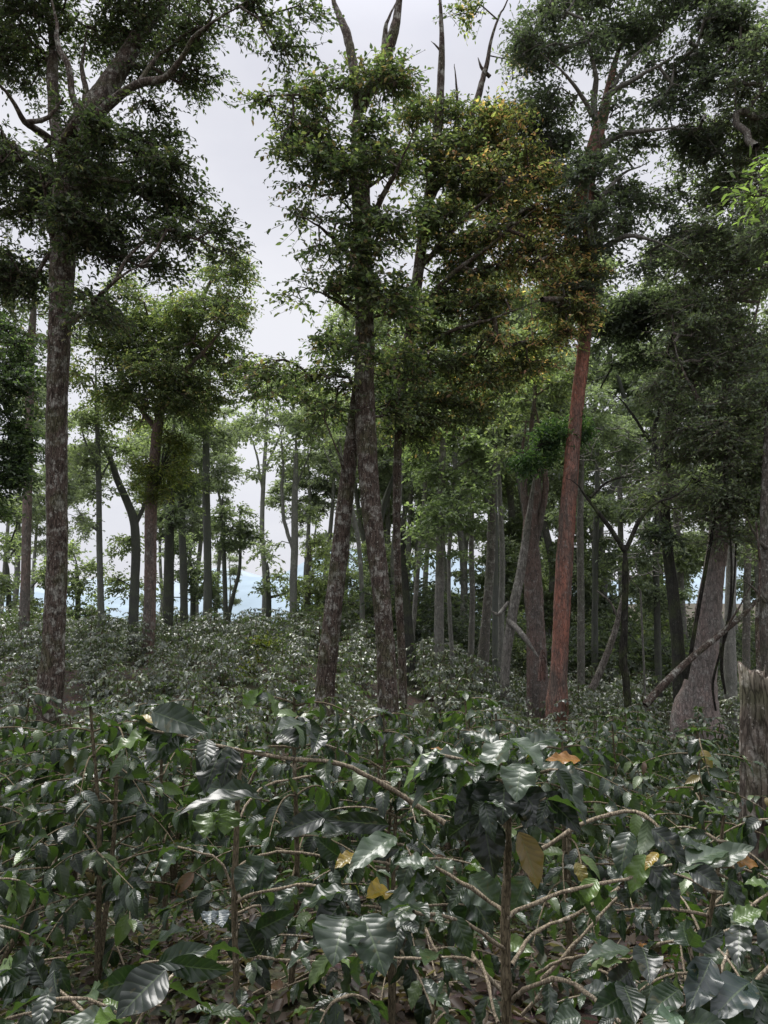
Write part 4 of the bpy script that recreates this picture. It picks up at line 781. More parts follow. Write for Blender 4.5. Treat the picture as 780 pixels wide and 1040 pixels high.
LOD = {0: (6, 14), 1: (4, 8), 2: (2, 4), 3: (2, 2)}
def coffee_bush(name, label, loc, h, spread, leaf, lod, seed, group=None, bare=.35, stems=1, mat=None, first=.3, each_branch=False, node=.10, pal=CGREEN):
    g = np.random.default_rng(seed); nu, nv = LOD[lod]; b = np.array([loc[0], loc[1], float(ground_z(loc[0], loc[1]))])
    root = thing(name, label, 'coffee bush', b, group)
    LP, LA, LN, LS, LB = [], [], [], [], []
    brs = MB()
    for si in range(stems):
        lean = g.normal(0, .10, 2) + (g.normal(0, .25, 2) if si else 0)
        hh = h * (1 if si == 0 else g.uniform(.7, .95))
        sp_ = np.array([b + [lean[0] * t * hh + .015 * math.sin(5 * t + seed), lean[1] * t * hh, t * hh - (.05 if t == 0 else 0)] for t in np.linspace(0, 1, 12)])
        mb = MB() if each_branch else brs; tube(mb, sp_, np.linspace(.015, .006, 12) * (h / 1.2) ** .5, 8 if lod < 2 else 5, .08, seed)
        if each_branch: mb.build('stem', B_COFFEE, root, b)
        ang = g.uniform(0, 6.28); z = first * hh
        while z < hh:
            t = z / hh; p0 = b + [lean[0] * t * hh, lean[1] * t * hh, t * hh]
            ang += math.pi / 2 + g.normal(0, .3)
            for sgn in (0, math.pi):
                if g.random() < .1: continue
                a = ang + sgn + g.normal(0, .2); Ln = spread * (1.05 - .72 * t ** 1.6) * g.uniform(.65, 1.15)
                el = g.uniform(.15, .65); d = np.array([math.cos(a), math.sin(a), 0])
                tt = np.linspace(0, 1, 9)
                dr = g.uniform(.25, .75)
                br = p0 + d * (tt[:, None] * Ln) + np.array([0, 0, 1.0]) * (np.tan(el) * tt * Ln * .8 - dr * Ln * tt ** 2)[:, None] + np.cross(d, [0, 0, 1]) * (g.normal(0, .12) * Ln * tt ** 2)[:, None]
                if each_branch:
                    m1 = MB(); tube(m1, br, np.linspace(.006, .0022, 9), 6, .08, int(g.integers(1e6))); m1.build('branch', B_TWIG, root, b)
                else:
                    tube(brs, br, np.linspace(.0055, .002, 9), 5 if lod < 2 else 3, 0, 1)
                s = max(bare * Ln * g.uniform(.5, 1.2), .05)
                if t > .85: s = .03
                while s < Ln:
                    q = s / Ln; pp = np.array([np.interp(q, tt, br[:, k]) for k in range(3)]); tg = norm(np.array([np.interp(min(1, q + .1), tt, br[:, k]) - np.interp(max(0, q - .1), tt, br[:, k]) for k in range(3)]))
                    sd = norm(np.cross(tg, [0, 0, 1.0]))
                    for e in (-1, 1):
                        if g.random() < .12: continue
                        ax = norm(sd * e * .8 + tg * g.uniform(.3, .9) + np.array([0, 0, g.uniform(-1.3, .3)]) + g.standard_normal(3) * .2)
                        LP.append(pp); LA.append(ax); LN.append(norm(np.array([0, 0, 1.0]) + g.standard_normal(3) * .42 + tg * .2)); LS.append(leaf * g.uniform(.6, 1.15)); LB.append(g.uniform(.3, 1.5))
                    s += leaf * g.uniform(.38, .62)
                for e in range(2):
                    ax = norm(d + np.array([0, 0, -.4]) + g.standard_normal(3) * .4); LP.append(br[-1]); LA.append(ax); LN.append(norm(np.array([0, 0, 1.0]) + g.standard_normal(3) * .3)); LS.append(leaf * g.uniform(.45, .9)); LB.append(g.uniform(.2, 1.0))
            z += node * g.uniform(.75, 1.3)
        for e in range(6):
            a = e * 1.57 + g.normal(0, .4); ax = np.array([math.cos(a), math.sin(a), g.uniform(-.3, .7)])
            LP.append(sp_[-1]); LA.append(ax); LN.append(norm(np.array([0, 0, 1.0]) + g.standard_normal(3) * .2)); LS.append(leaf * g.uniform(.4, .9)); LB.append(g.uniform(.3, 1.2))
    if not each_branch: brs.build('stem', B_COFFEE, root, b)  # this mesh holds the side branches too, joined to the stem
    LS = np.array(LS); mb = MB()
    coffee_leaves(mb, np.array(LP), np.array(LA), np.array(LN), LS, LS * g.uniform(.40, .52, len(LS)), np.array(LB), pick_cols(len(LS), g, pal), nu, nv, g)
    mb.build('foliage', mat or (M_COFFEE if lod < 2 else M_COFFEE_FAR), root, b)
    return root

def put(px, Y): p = P(px, 700, Y); return (p[0], Y)

def side_leaves(brs, Y, g, out, start):
    """opposite pairs of leaves along the outer part of each branch, and a pair at its end"""
    P0, AX, NR, LN, WD, BE, CC = out
    for l in brs:
        p, r = wpath(l, Y, .02)
        ln_ = len(p)
        for i in list(range(int(ln_ * start), ln_, 4)) + [ln_ - 1]:
            tg = norm(p[min(i + 1, ln_ - 1)] - p[max(i - 2, 0)]); sd = norm(np.cross(tg, [0, 0, 1.0]) + 1e-6)
            for e in (-1, 1):
                if g.random() < .3: continue
                ax = norm(sd * e * .7 + tg * g.uniform(.2, .9) + np.array([0, 0, g.uniform(-1.3, .2)]) + g.standard_normal(3) * .25)
                L_ = g.uniform(.05, .115)
                P0.append(p[i]); AX.append(ax); NR.append(norm(np.array([0, 0, 1.0]) + g.standard_normal(3) * .4)); LN.append(L_); WD.append(L_ * g.uniform(.42, .52)); BE.append(g.uniform(.2, 1.1)); CC.append(pick_cols(1, g)[0])

# --- the bush in front, built from its own stem, branches and leaves
def front_bush():
    Y = 2.0; g = np.random.default_rng(4)
    st, sr = wpath([(517, 1230, 15), (516, 1100, 14), (514, 1000, 12.5), (513, 940, 11.5), (515, 880, 9.5), (517, 820, 7), (519, 785, 5)], Y, .02)
    b = np.array([st[0][0], Y, float(ground_z(st[0][0], Y))]); st[0][2] = min(st[0][2], b[2] - .03)
    root = thing('coffee_bush', 'nearest coffee bush, thick upright stem topped by an umbrella of large glossy drooping leaves', 'coffee bush', b)
    for k in range(len(sr)): sr[k] *= 1 + .16 * max(0, math.cos(k * 2 * math.pi / 5.0)) ** 6
    mb = MB(); tube(mb, st, sr, 12, .07, 3); mb.build('stem', B_COFFEE, root, b)
    br = [[(513, 928, 6.5), (497, 915, 6, .05), (480, 903, 6, .05), (455, 889, 5.5, .1), (440, 880, 4, .1)], [(513, 965, 6.5), (490, 945, 6, -.1), (462, 930, 5.5, -.15), (440, 924, 5, -.2), (415, 920, 4, -.3)],
          [(513, 1010, 6), (497, 992, 5.5), (484, 973, 5, .05), (474, 955, 4, .1)], [(484, 975, 5, .05), (450, 972, 4.5, .1), (420, 973, 4, .15), (385, 972, 3.5, .2), (330, 970, 3, .25)], [(486, 978, 5), (494, 1005, 5, -.1), (504, 1042, 5, -.2)], [(432, 942, 3.5, .15), (440, 960, 3, .1), (448, 975, 3, 0)],
          [(517, 930, 7), (535, 920, 6, .03), (558, 911, 6, .06), (590, 904, 5.5, .1), (638, 894, 5, .15)], [(519, 980, 6.5), (527, 960, 6, .1), (536, 946, 5.5, .15), (555, 938, 5, .2), (590, 924, 5, .25), (625, 902, 4.5, .3)],
          [(519, 1016, 7), (535, 1005, 6.5, -.1), (557, 999, 6.5, -.15), (580, 1004, 6, -.2), (600, 1020, 6, -.25), (625, 1045, 5, -.3)], [(548, 995, 6, .1), (560, 982, 6, .1), (580, 962, 5, .12), (603, 935, 4.5, .15), (622, 912, 4, .2)], [(530, 1030, 5, .25), (545, 1010, 6, .2), (560, 985, 6, .2)],
          [(552, 862, 6, .3), (570, 851, 6, .3), (592, 840, 6, .3), (620, 830, 5.5, .3), (645, 827, 5.5, .3), (665, 837, 5, .25), (690, 862, 5, .2), (712, 880, 4.5, .2), (740, 893, 4, .2)], [(640, 975, 4, -.1), (600, 968, 4.5, 0), (570, 972, 5, .1), (545, 985, 5, .15)], [(742, 946, 3, -.2), (700, 951, 4, -.2), (660, 958, 4, -.1), (636, 970, 4, 0)],
          [(628, 1000, 3, .3), (600, 940, 3, .4), (606, 925, 2.5, .4)], [(519, 800, 4), (500, 790, 4, -.05), (470, 772, 3.5, -.1), (446, 766, 3, -.1)], [(519, 800, 4), (545, 785, 4, -.05), (565, 782, 3, -.1)], [(519, 812, 4), (540, 818, 4, -.1), (556, 812, 3, -.15)], [(518, 820, 4), (505, 812, 3.5, -.1), (492, 815, 3, -.15)]]
    for k, l in enumerate(br):
        p, r = wpath(l, Y, .03); r = r * .8; p = p + np.cumsum(g.standard_normal(p.shape) * .0022, 0); r = r * (1 + .28 * (np.arange(len(r)) % 3 == 0)); mb = MB(); tube(mb, p, r, 7, .09, 50 + k); mb.build('branch', B_TWIG, root, b)
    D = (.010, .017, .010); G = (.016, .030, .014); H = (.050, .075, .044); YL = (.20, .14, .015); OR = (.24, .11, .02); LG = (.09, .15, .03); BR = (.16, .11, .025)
    # base px, base depth, tip px, tip depth, width px, bend, colour, normal lean (x)
    lv = [((515, 752), -.02, (494, 794), -.10, 31, .5, H, -.3), ((518, 750), -.02, (551, 782), -.10, 31, .5, H, .2), ((530, 776), -.10, (524, 815), -.17, 33, .5, H, .1), ((505, 783), 0, (483, 812), -.10, 26, .9, G, -.3), ((557, 782), -.04, (595, 838), -.12, 31, .7, G, .3), ((545, 780), .02, (598, 800), .0, 26, .8, G, .2),
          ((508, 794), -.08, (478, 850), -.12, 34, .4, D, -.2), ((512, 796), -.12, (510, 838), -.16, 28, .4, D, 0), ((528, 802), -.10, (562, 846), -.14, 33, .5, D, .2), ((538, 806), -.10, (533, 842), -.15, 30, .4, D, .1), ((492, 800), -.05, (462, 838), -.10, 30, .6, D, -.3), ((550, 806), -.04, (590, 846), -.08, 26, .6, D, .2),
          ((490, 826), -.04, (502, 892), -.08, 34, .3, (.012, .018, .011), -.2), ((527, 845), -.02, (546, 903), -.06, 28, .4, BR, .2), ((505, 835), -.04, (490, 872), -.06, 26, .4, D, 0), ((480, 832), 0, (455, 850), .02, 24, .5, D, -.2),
          ((470, 770), -.05, (418, 822), -.10, 30, .7, G, -.4), ((452, 766), -.05, (410, 800), -.06, 26, .6, LG, -.5), ((472, 770), -.08, (433, 790), -.14, 27, .8, G, -.2), ((466, 765), 0, (428, 770), .04, 22, .5, H, -.1), ((480, 775), -.02, (505, 778), -.1, 22, .7, H, 0), ((450, 768), -.02, (440, 805), -.06, 22, .5, G, -.2),
          ((589, 772), .0, (554, 772), -.04, 15, .2, OR, .1), ((462, 768), .1, (437, 760), .1, 10, .3, OR, .0), ((508, 760), .05, (470, 745), .12, 24, .5, G, 0), ((530, 760), .05, (572, 752), .14, 24, .6, G, 0),
          ((352, 931), -.25, (338, 982), -.34, 46, .6, G, -.15), ((368, 930), -.25, (391, 992), -.34, 43, .5, G, .2), ((386, 910), -.15, (426, 940), -.22, 32, .6, G, .2), ((402, 850), -.1, (353, 886), -.2, 26, .5, H, -.3), ((405, 862), -.1, (355, 858), -.12, 20, .3, D, -.1), ((352, 905), -.2, (300, 930), -.24, 28, .6, G, -.2), ((348, 915), -.2, (318, 960), -.28, 24, .5, D, -.4), ((395, 905), -.1, (372, 912), -.2, 22, .5, YL, 0), ((362, 868), -.05, (340, 882), -.1, 15, .4, YL, -.2),
          ((330, 960), -.2, (292, 985), -.26, 28, .6, G, -.3), ((420, 920), -.2, (395, 945), -.28, 26, .6, G, 0), ((440, 882), .1, (400, 878), .12, 24, .5, H, 0), ((445, 885), .1, (420, 912), .06, 24, .6, G, 0),
          ((478, 890), .12, (505, 925), .1, 40, .4, H, .1), ((470, 900), .2, (500, 950), .18, 40, .4, G, .1), ((455, 918), .2, (480, 975), .2, 34, .4, G, 0), ((535, 890), .2, (520, 930), .2, 30, .4, H, 0),
          ((585, 876), .15, (594, 900), .12, 14, .5, (.16, .13, .02), .1), ((606, 893), .1, (590, 920), .08, 20, .5, LG, 0),
          ((640, 845), .2, (630, 890), .14, 28, .5, G, -.1), ((662, 842), .2, (697, 878), .16, 26, .6, D, .2), ((655, 868), .15, (640, 908), .12, 22, .4, LG, -.1), ((660, 880), .15, (690, 925), .1, 30, .5, D, .2), ((672, 878), .15, (665, 930), .1, 26, .4, G, 0), ((668, 866), .15, (655, 884), .12, 11, .5, YL, 0), ((690, 885), .15, (740, 865), .2, 26, .6, H, .1), ((720, 880), .2, (766, 860), .2, 26, .5, H, .1), ((735, 870), .2, (770, 880), .2, 20, .4, OR, .2), ((700, 880), .15, (735, 905), .1, 24, .6, D, .2),
          ((600, 984), -.1, (632, 978), -.16, 24, .4, (.17, .23, .10), .1), ((640, 965), -.1, (588, 978), -.14, 20, .5, H, -.1), ((652, 962), -.1, (660, 1000), -.2, 26, .6, D, .2), ((640, 985), -.1, (605, 1015), -.2, 26, .6, D, -.2), ((660, 962), -.05, (645, 972), -.08, 12, .4, OR, 0)]
    P0, AX, NR, LN, WD, BE, CC = [], [], [], [], [], [], []
    side_leaves(br, Y, g, (P0, AX, NR, LN, WD, BE, CC), .55)
    for (bp, bd, tp, td, w, be, c, nl) in lv:
        a = P(*bp, Y + bd); t = P(*tp, Y + td); d = t - a; ln = np.linalg.norm(d)
        P0.append(a); LN.append(ln * (1 + be * be / 20)); WD.append(w * mpp(bp[1], Y) * 1.05); BE.append(be); CC.append(c)
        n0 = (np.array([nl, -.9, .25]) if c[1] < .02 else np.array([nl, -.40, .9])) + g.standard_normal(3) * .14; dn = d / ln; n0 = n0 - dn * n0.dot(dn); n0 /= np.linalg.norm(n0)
        AX.append(dn * math.cos(be * .5) + n0 * math.sin(be * .5)); NR.append(n0)
    mb = MB(); coffee_leaves(mb, np.array(P0), np.array(AX), np.array(NR), np.array(LN), np.array(WD), np.array(BE), np.array(CC) * g.uniform(.9, 1.12, (len(CC), 1)), 6, 18, g)
    mb.build('foliage', M_COFFEE, root, b)
front_bush()

def limb_leaves(root_name, label, Y, stem, branches, leaves, seed):
    """a bush whose long branches and big leaves one can tell apart"""
    g = np.random.default_rng(seed); st, sr = wpath(stem, Y, .025)
    b = np.array([st[0][0], st[0][1], float(ground_z(st[0][0], st[0][1]))]); st[0][2] = min(st[0][2], b[2] - .03)
    root = thing(root_name, label, 'coffee bush', b)
    mb = MB(); tube(mb, st, sr, 9, .09, seed); mb.build('stem', B_COFFEE, root, b)
    for k, l in enumerate(branches):
        p, r = wpath(l, Y, .03); r = r * .8; p = p + np.cumsum(g.standard_normal(p.shape) * .0022, 0); r = r * (1 + .28 * (np.arange(len(r)) % 3 == 0)); mb = MB(); tube(mb, p, r, 7, .09, seed + k); mb.build('branch', B_TWIG, root, b)
    P0, AX, NR, LN, WD, BE, CC = [], [], [], [], [], [], []
    side_leaves(branches, Y, g, (P0, AX, NR, LN, WD, BE, CC), .45)
    for (bp, bd, tp, td, w, be, c, nl) in leaves:
        a = P(*bp, Y + bd); t = P(*tp, Y + td); d = t - a; ln = np.linalg.norm(d)
        P0.append(a); LN.append(ln * (1 + be * be / 20)); WD.append(w * mpp(bp[1], Y) * 1.05); BE.append(be); CC.append(c)
        n0 = (np.array([nl, -.85, .35]) if c[1] < .035 and g.random() < .75 else np.array([nl, -.4, .9])) + g.standard_normal(3) * .15; dn = d / ln; n0 = n0 - dn * n0.dot(dn); n0 /= np.linalg.norm(n0)
        AX.append(dn * math.cos(be * .5) + n0 * math.sin(be * .5)); NR.append(n0)
    mb = MB(); coffee_leaves(mb, np.array(P0), np.array(AX), np.array(NR), np.array(LN), np.array(WD), np.array(BE), np.array(CC), 6, 16, g)
    mb.build('foliage', M_COFFEE, root, b)
    return root
D = (.010, .017, .010); G = (.016, .030, .014); H = (.034, .055, .030); LG = (.075, .125, .028); YL = (.20, .14, .015)
limb_leaves('coffee_bush', 'coffee bush whose long bare diagonal branch carries dark folded leaves before the field', 2.5,
    [(241, 1120, 9), (240, 1000, 8.5), (238, 920, 8), (240, 850, 7), (242, 800, 6), (246, 765, 5)],
    [[(452, 836, 7, -.2), (428, 820, 7, -.2), (400, 803, 7, -.25), (370, 788, 6.5, -.3), (345, 778, 6, -.35), (300, 768, 5.5, -.4), (262, 762, 5, -.4), (225, 755, 4, -.45), (195, 746, 3.5, -.5), (150, 735, 3, -.5)],
     [(241, 812, 5), (255, 795, 4.5, -.1), (272, 768, 4, -.2)], [(240, 812, 5), (232, 785, 4, -.1), (222, 768, 3.5, -.1)], [(242, 880, 4.5), (265, 868, 4, .1), (300, 866, 4, .2), (345, 872, 3.5, .2)], [(240, 915, 5), (260, 905, 4.5, -.1), (300, 898, 4, -.15), (350, 905, 4, -.2)], [(238, 905, 4.5), (228, 880, 4, 0), (215, 870, 3, 0), (180, 862, 2.5, 0)], [(240, 928, 4), (262, 920, 4, .1), (268, 940, 3, .1)], [(242, 835, 4), (262, 800, 3.5, .1), (320, 785, 3, .2)], [(236, 880, 3, .2), (246, 900, 3, .2), (258, 860, 3, .2)], [(238, 978, 4.5, 0), (200, 978, 4, 0), (150, 975, 3, .1)], [(238, 965, 4.5), (290, 972, 4, -.1), (350, 972, 3.5, -.1)]],
    [((155, 723), -.5, (212, 744), -.6, 22, .5, G, 0), ((155, 745), -.5, (110, 770), -.55, 20, .4, LG, -.5), ((163, 738), -.5, (132, 727), -.45, 12, .3, (.22, .17, .05), 0), ((186, 742), -.5, (148, 782), -.62, 26, .5, D, -.6), ((200, 745), -.5, (140, 748), -.5, 20, .3, G, -.3), ((228, 758), -.45, (208, 806), -.55, 30, .5, D, -.3), ((236, 760), -.45, (225, 800), -.5, 20, .4, D, .5),
     ((268, 812), -.3, (178, 830), -.42, 24, .7, D, 0), ((262, 806), -.3, (205, 800), -.2, 18, .4, G, 0), ((232, 822), -.3, (228, 848), -.34, 24, .3, LG, .2), ((215, 825), -.3, (208, 852), -.36, 24, .3, (.06, .10, .02), -.2), ((310, 735), -.35, (282, 742), -.45, 20, .5, (.06, .075, .06), 0), ((285, 745), -.35, (303, 760), -.42, 20, .5, D, 0), ((325, 745), -.3, (318, 765), -.4, 16, .4, D, 0), ((250, 720), -.2, (262, 700), -.2, 16, .2, LG, .4), ((280, 728), -.2, (270, 702), -.2, 18, .2, (.06, .10, .02), .5),
     ((180, 865), 0, (165, 890), -.05, 20, .5, H, -.2), ((255, 880), -.1, (240, 905), -.15, 22, .5, G, 0), ((270, 872), 0, (262, 910), -.05, 26, .5, G, .2), ((268, 870), 0, (245, 912), 0, 28, .5, H, -.2), ((215, 925), -.1, (212, 940), -.15, 16, .3, (.08, .10, .11), -.2), ((222, 925), -.1, (226, 942), -.15, 17, .3, (.08, .10, .11), .2), ((350, 905), -.2, (300, 912), -.22, 20, .5, G, 0), ((345, 870), .2, (320, 850), .2, 20, .5, G, 0), ((330, 830), .1, (280, 850), .05, 22, .6, D, 0), ((310, 832), .1, (360, 842), .1, 20, .5, G, .1), ((395, 838), 0, (330, 832), 0, 20, .5, D, 0), ((300, 900), -.1, (280, 925), -.15, 22, .5, G, -.2), ((260, 945), -.1, (300, 925), -.1, 22, .5, G, .1), ((150, 970), 0, (190, 945), -.1, 26, .6, G, 0), ((262, 970), -.1, (245, 935), -.1, 24, .5, D, -.2)], 900)
limb_leaves('coffee_bush', 'coffee bush at the bottom edge with big ridged dark leaves beside a bright young shoot', 1.45,
    [(135, 1420, 11), (134, 1250, 10), (132, 1120, 9), (130, 1060, 7), (128, 1035, 5)],
    [[(130, 1060, 6), (145, 1030, 5.5, 0), (165, 1000, 5, .05), (185, 980, 4, .1), (215, 965, 3, .15)], [(128, 1035, 4), (110, 1020, 4), (85, 1012, 3), (50, 1008, 2.5)], [(130, 1055, 4), (100, 1040, 4, .05), (50, 1000, 3, .1), (10, 985, 3, .1)]],
    [((168, 985), 0, (118, 1035), -.06, 42, .5, D, -.1), ((150, 992), 0, (98, 1005), -.02, 30, .5, G, -.2), ((160, 980), .05, (215, 962), .08, 24, .6, G, .1), ((172, 978), .05, (235, 985), .05, 24, .7, G, .1), ((128, 1038), 0, (95, 1040), -.08, 30, .4, LG, -.1), ((126, 1030), 0, (105, 1015), .03, 22, .3, LG, 0), ((128, 1036), 0, (60, 1042), -.05, 22, .6, (.05, .07, .045), 0), ((45, 1000), .1, (30, 965), .12, 22, .3, D, 0), ((30, 990), .1, (-10, 1010), .08, 26, .5, G, 0), ((12, 985), .1, (45, 962), .14, 24, .5, G, 0), ((55, 985), .1, (60, 1015), .05, 20, .5, D, 0)], 901)
limb_leaves('coffee_bush', 'coffee bush in the bottom right corner with broad blue-grey ribbed leaves', 1.55,
    [(740, 1380, 11), (738, 1230, 10), (735, 1120, 9), (733, 1040, 7), (730, 980, 5)],
    [[(733, 1040, 5), (720, 1010, 5), (705, 985, 4), (700, 960, 3)], [(734, 1035, 5), (755, 1005, 5), (775, 985, 4), (800, 960, 3)], [(735, 1060, 5), (700, 1045, 5, -.05), (660, 1030, 4, -.1), (630, 1000, 3, -.1)], [(731, 990, 4), (745, 950, 4, .1), (760, 925, 3, .15), (782, 905, 3, .2)]],
    [((722, 974), 0, (697, 1028), -.08, 31, .4, (.020, .032, .028), -.1), ((762, 998), 0, (722, 1038), -.08, 38, .5, (.022, .036, .032), -.1), ((770, 1005), 0, (760, 1048), -.06, 34, .4, G, .1), ((735, 1020), 0, (680, 1035), -.05, 26, .5, G, -.1), ((690, 1005), 0, (655, 1035), -.06, 26, .5, G, -.2), ((770, 1025), 0, (715, 1050), -.1, 26, .5, H, 0), ((690, 1030), -.05, (665, 1046), -.1, 22, .3, (.10, .15, .10), 0), ((745, 935), .1, (775, 925), .1, 20, .4, LG, .1), ((765, 925), .15, (742, 950), .1, 22, .5, (.07, .10, .06), -.1), ((775, 935), .1, (790, 990), 0, 30, .5, D, .1), ((752, 940), .1, (750, 985), .02, 26, .5, D, -.2), ((780, 900), .2, (756, 898), .2, 18, .4, LG, 0), ((700, 962), .05, (735, 945), .1, 22, .4, D, 0), ((640, 1005), -.1, (600, 1030), -.14, 26, .5, G, 0), ((632, 1000), -.1, (645, 1040), -.2, 26, .5, D, 0), ((590, 1032), .1, (560, 1040), .1, 24, .4, H, 0)], 902)

# --- the other coffee bushes near by, each with its own shape
NEAR = [
    ('low coffee bush by the mossy patch at the left edge, silvery wet leaves', 22, 2.5, .86, .55, .135),
    ('coffee bush with a dark bare stump-like stem above the mossy patch', 116, 3.5, 1.2, .72, .14),
    ('tall coffee bush behind the long diagonal branch, pale backlit upper shoots', 300, 3.4, 1.28, .75, .145),
    ('coffee bush filling the space between the two nearest stems', 392, 3.0, .98, .62, .14),
    ('small young coffee plant low on the bare soil at the bottom, bright toothless leaves', 432, 2.5, .42, .30, .12),
    ('coffee bush just behind the nearest umbrella of leaves', 575, 3.5, 1.12, .7, .145),
    ('coffee bush arching below the long curved branch towards the stump', 668, 2.7, .98, .6, .14),
    ('coffee bush at the right edge in front of the broken stump', 775, 2.9, .98, .6, .14),
    ('coffee bush left of the broken stump with sunlit pale leaves', 700, 4.3, 1.22, .75, .14),
    ('coffee bush at the left edge with light silver leaf tops', 10, 3.8, 1.22, .8, .14),
    ('coffee bush standing behind the one with the dark bare stem', 175, 4.3, 1.28, .8, .14),
    ('coffee bush with light green shoots at the middle of the row', 400, 4.4, 1.22, .75, .14),
    ('coffee bush in the row right of the one with light green shoots', 520, 4.8, 1.30, .75, .14),
    ('small coffee bush deep in the shade between the bottom leaves', 205, 2.1, .6, .45, .13),
    ('young coffee plant under the spreading bare lower branches beside the nearest stem', 470, 1.95, .52, .34, .11),
    ('small leafy coffee plant on the litter between the two nearest stems', 345, 2.2, .50, .36, .12),
    ('young coffee plant low in the corner beside the broad blue-grey ribbed leaves', 640, 1.9, .48, .34, .12),
    ('coffee seedling with few leaves on the litter right of the nearest stem', 600, 3.0, .40, .30, .12),
]
near_pts = []
for k, (lab, px, Y, h, s, lf) in enumerate(NEAR):
    x, y = put(px, Y); near_pts.append((x, y))
    coffee_bush('coffee_bush', lab, (x, y), h, s, lf * .80, 0 if Y < 3.2 else 1, 400 + k, stems=1 if h < .7 else 1 + k % 2, first=.32, each_branch=Y < 3.2, bare=.38, node=.088)
near_pts += [(P(515, 700, 2.0)[0], 2.0), (P(240, 700, 2.5)[0], 2.5)]

# --- the field: rows of bushes, copied individually
MIDG = 'coffee bushes of the middle field'; FARG = 'coffee bushes of the far field'
gb = np.random.default_rng(99)
mid_p = [coffee_bush('coffee_bush', 'leafy coffee bush in the middle of the field behind the nearest bushes', put([330, 90, 620, 470, 200][k], 5.6 + .3 * k), 1.2 + .08 * k, .80, .115, 1 if k < 3 else 2, 500 + k, MIDG, bare=.2, first=.16, stems=2, node=.095, mat=M_COFFEE, pal=CMID) for k in range(5)]
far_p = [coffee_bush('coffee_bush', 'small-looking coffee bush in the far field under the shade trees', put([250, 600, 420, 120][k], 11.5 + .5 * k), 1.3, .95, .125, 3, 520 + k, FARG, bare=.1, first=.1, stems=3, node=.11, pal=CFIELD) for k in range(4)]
taken = [tuple(o.location[:2]) for o in mid_p + far_p]
spots = []
Y = 5.0
while Y < 44:
    dx = 1.12 if Y < 12 else 1.42
    x = -.60 * Y - gb.uniform(0, 1)
    while x < .60 * Y + 1:
        xx = x + gb.normal(0, .2); yy = Y + gb.normal(0, .22)
        x += dx
        if any((xx - a) ** 2 + (yy - b) ** 2 < .5 for a, b in taken + near_pts): continue
        r_ = xx / yy
        if yy > 31 and r_ < .12: continue
        spots.append((yy, xx))
    Y += 1.02 if Y < 12 else 1.45
spots.sort()
BUDGET = 330
for q, (y, x) in enumerate(spots[:BUDGET]):
    near = y < 11
    src = mid_p[q % 5] if near else far_p[q % 4]
    z = float(ground_z(x, y)); sc = gb.uniform(.8, 1.12)
    if x / y > .36 and 12 < y < 17: sc *= .62
    if x / y > .12 and y < 9: sc *= .84
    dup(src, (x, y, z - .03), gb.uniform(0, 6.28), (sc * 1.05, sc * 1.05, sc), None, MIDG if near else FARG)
# what lies beyond those reads as one mass of leaves
def far_mass():
    g = np.random.default_rng(3); pts = spots[BUDGET:]
    if not pts: return
    c = np.array([[x, y, float(ground_z(x, y))] for y, x in pts]); n = 170
    idx = np.repeat(np.arange(len(c)), n); u = norm(g.standard_normal((len(idx), 3))) * (.35 + .65 * g.random((len(idx), 1)) ** .5)
    pos = c[idx] + np.array([0, 0, .75]) + u * np.array([.95, .95, .62])
    ax = norm(u + g.standard_normal(u.shape) * .6 - [0, 0, .3]); nr = norm(np.array([0, 0, 1.0]) + g.standard_normal(u.shape) * .45)
    ln = .17 * g.uniform(.7, 1.2, len(idx)); mb = MB()
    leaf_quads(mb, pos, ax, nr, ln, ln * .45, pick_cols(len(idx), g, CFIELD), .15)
    o = mb.build('coffee_undergrowth', M_LEAF); o['kind'] = 'stuff'; o['label'] = 'far end of the coffee field reading as one leafy carpet'
far_mass()

# --- leaf litter, dry twigs and small weeds on the ground
def litter():
    g = np.random.default_rng(12); n = 9000
    y = g.uniform(1.0, 8.5, n); x = g.uniform(-.62, .62, n) * y; z = ground_z(x, y) + .012 + g.random(n) * .02
    pos = np.stack([x, y, z], 1); a = g.uniform(0, 6.28, n); ax = np.stack([np.cos(a), np.sin(a), g.normal(0, .22, n)], 1)
    nr = norm(np.array([0, 0, 1.0]) + g.standard_normal((n, 3)) * .35)
    pal = np.array([(.07, .052, .04), (.11, .085, .065), (.04, .03, .024), (.17, .135, .105), (.09, .06, .045), (.045, .055, .028)]); c = pal[g.integers(0, 6, n)] * g.uniform(.7, 1.2, (n, 1))
    ln = g.uniform(.04, .13, n); mb = MB(); leaf_quads(mb, pos, ax, nr, ln, ln * .45, c, .35)
    o = mb.build('leaf_litter', M_LEAF); o['kind'] = 'stuff'; o['label'] = 'brown fallen leaves lying on the soil'
    n = 900; y = g.uniform(1.2, 7, n); x = g.uniform(-.6, .6, n) * y; z = ground_z(x, y) + .02
    a = g.uniform(0, 6.28, n); l = g.uniform(.08, .45, n); d = np.stack([np.cos(a) * l, np.sin(a) * l, g.normal(0, .05, n)], 1); p = np.stack([x, y, z + .01], 1)
    mb = MB(); segs(mb, p, p + d, g.uniform(.002, .006, n), g.uniform(.001, .003, n), 5); o = mb.build('twig_litter', B_TWIG); o['kind'] = 'stuff'; o['label'] = 'dry twigs scattered on the soil'
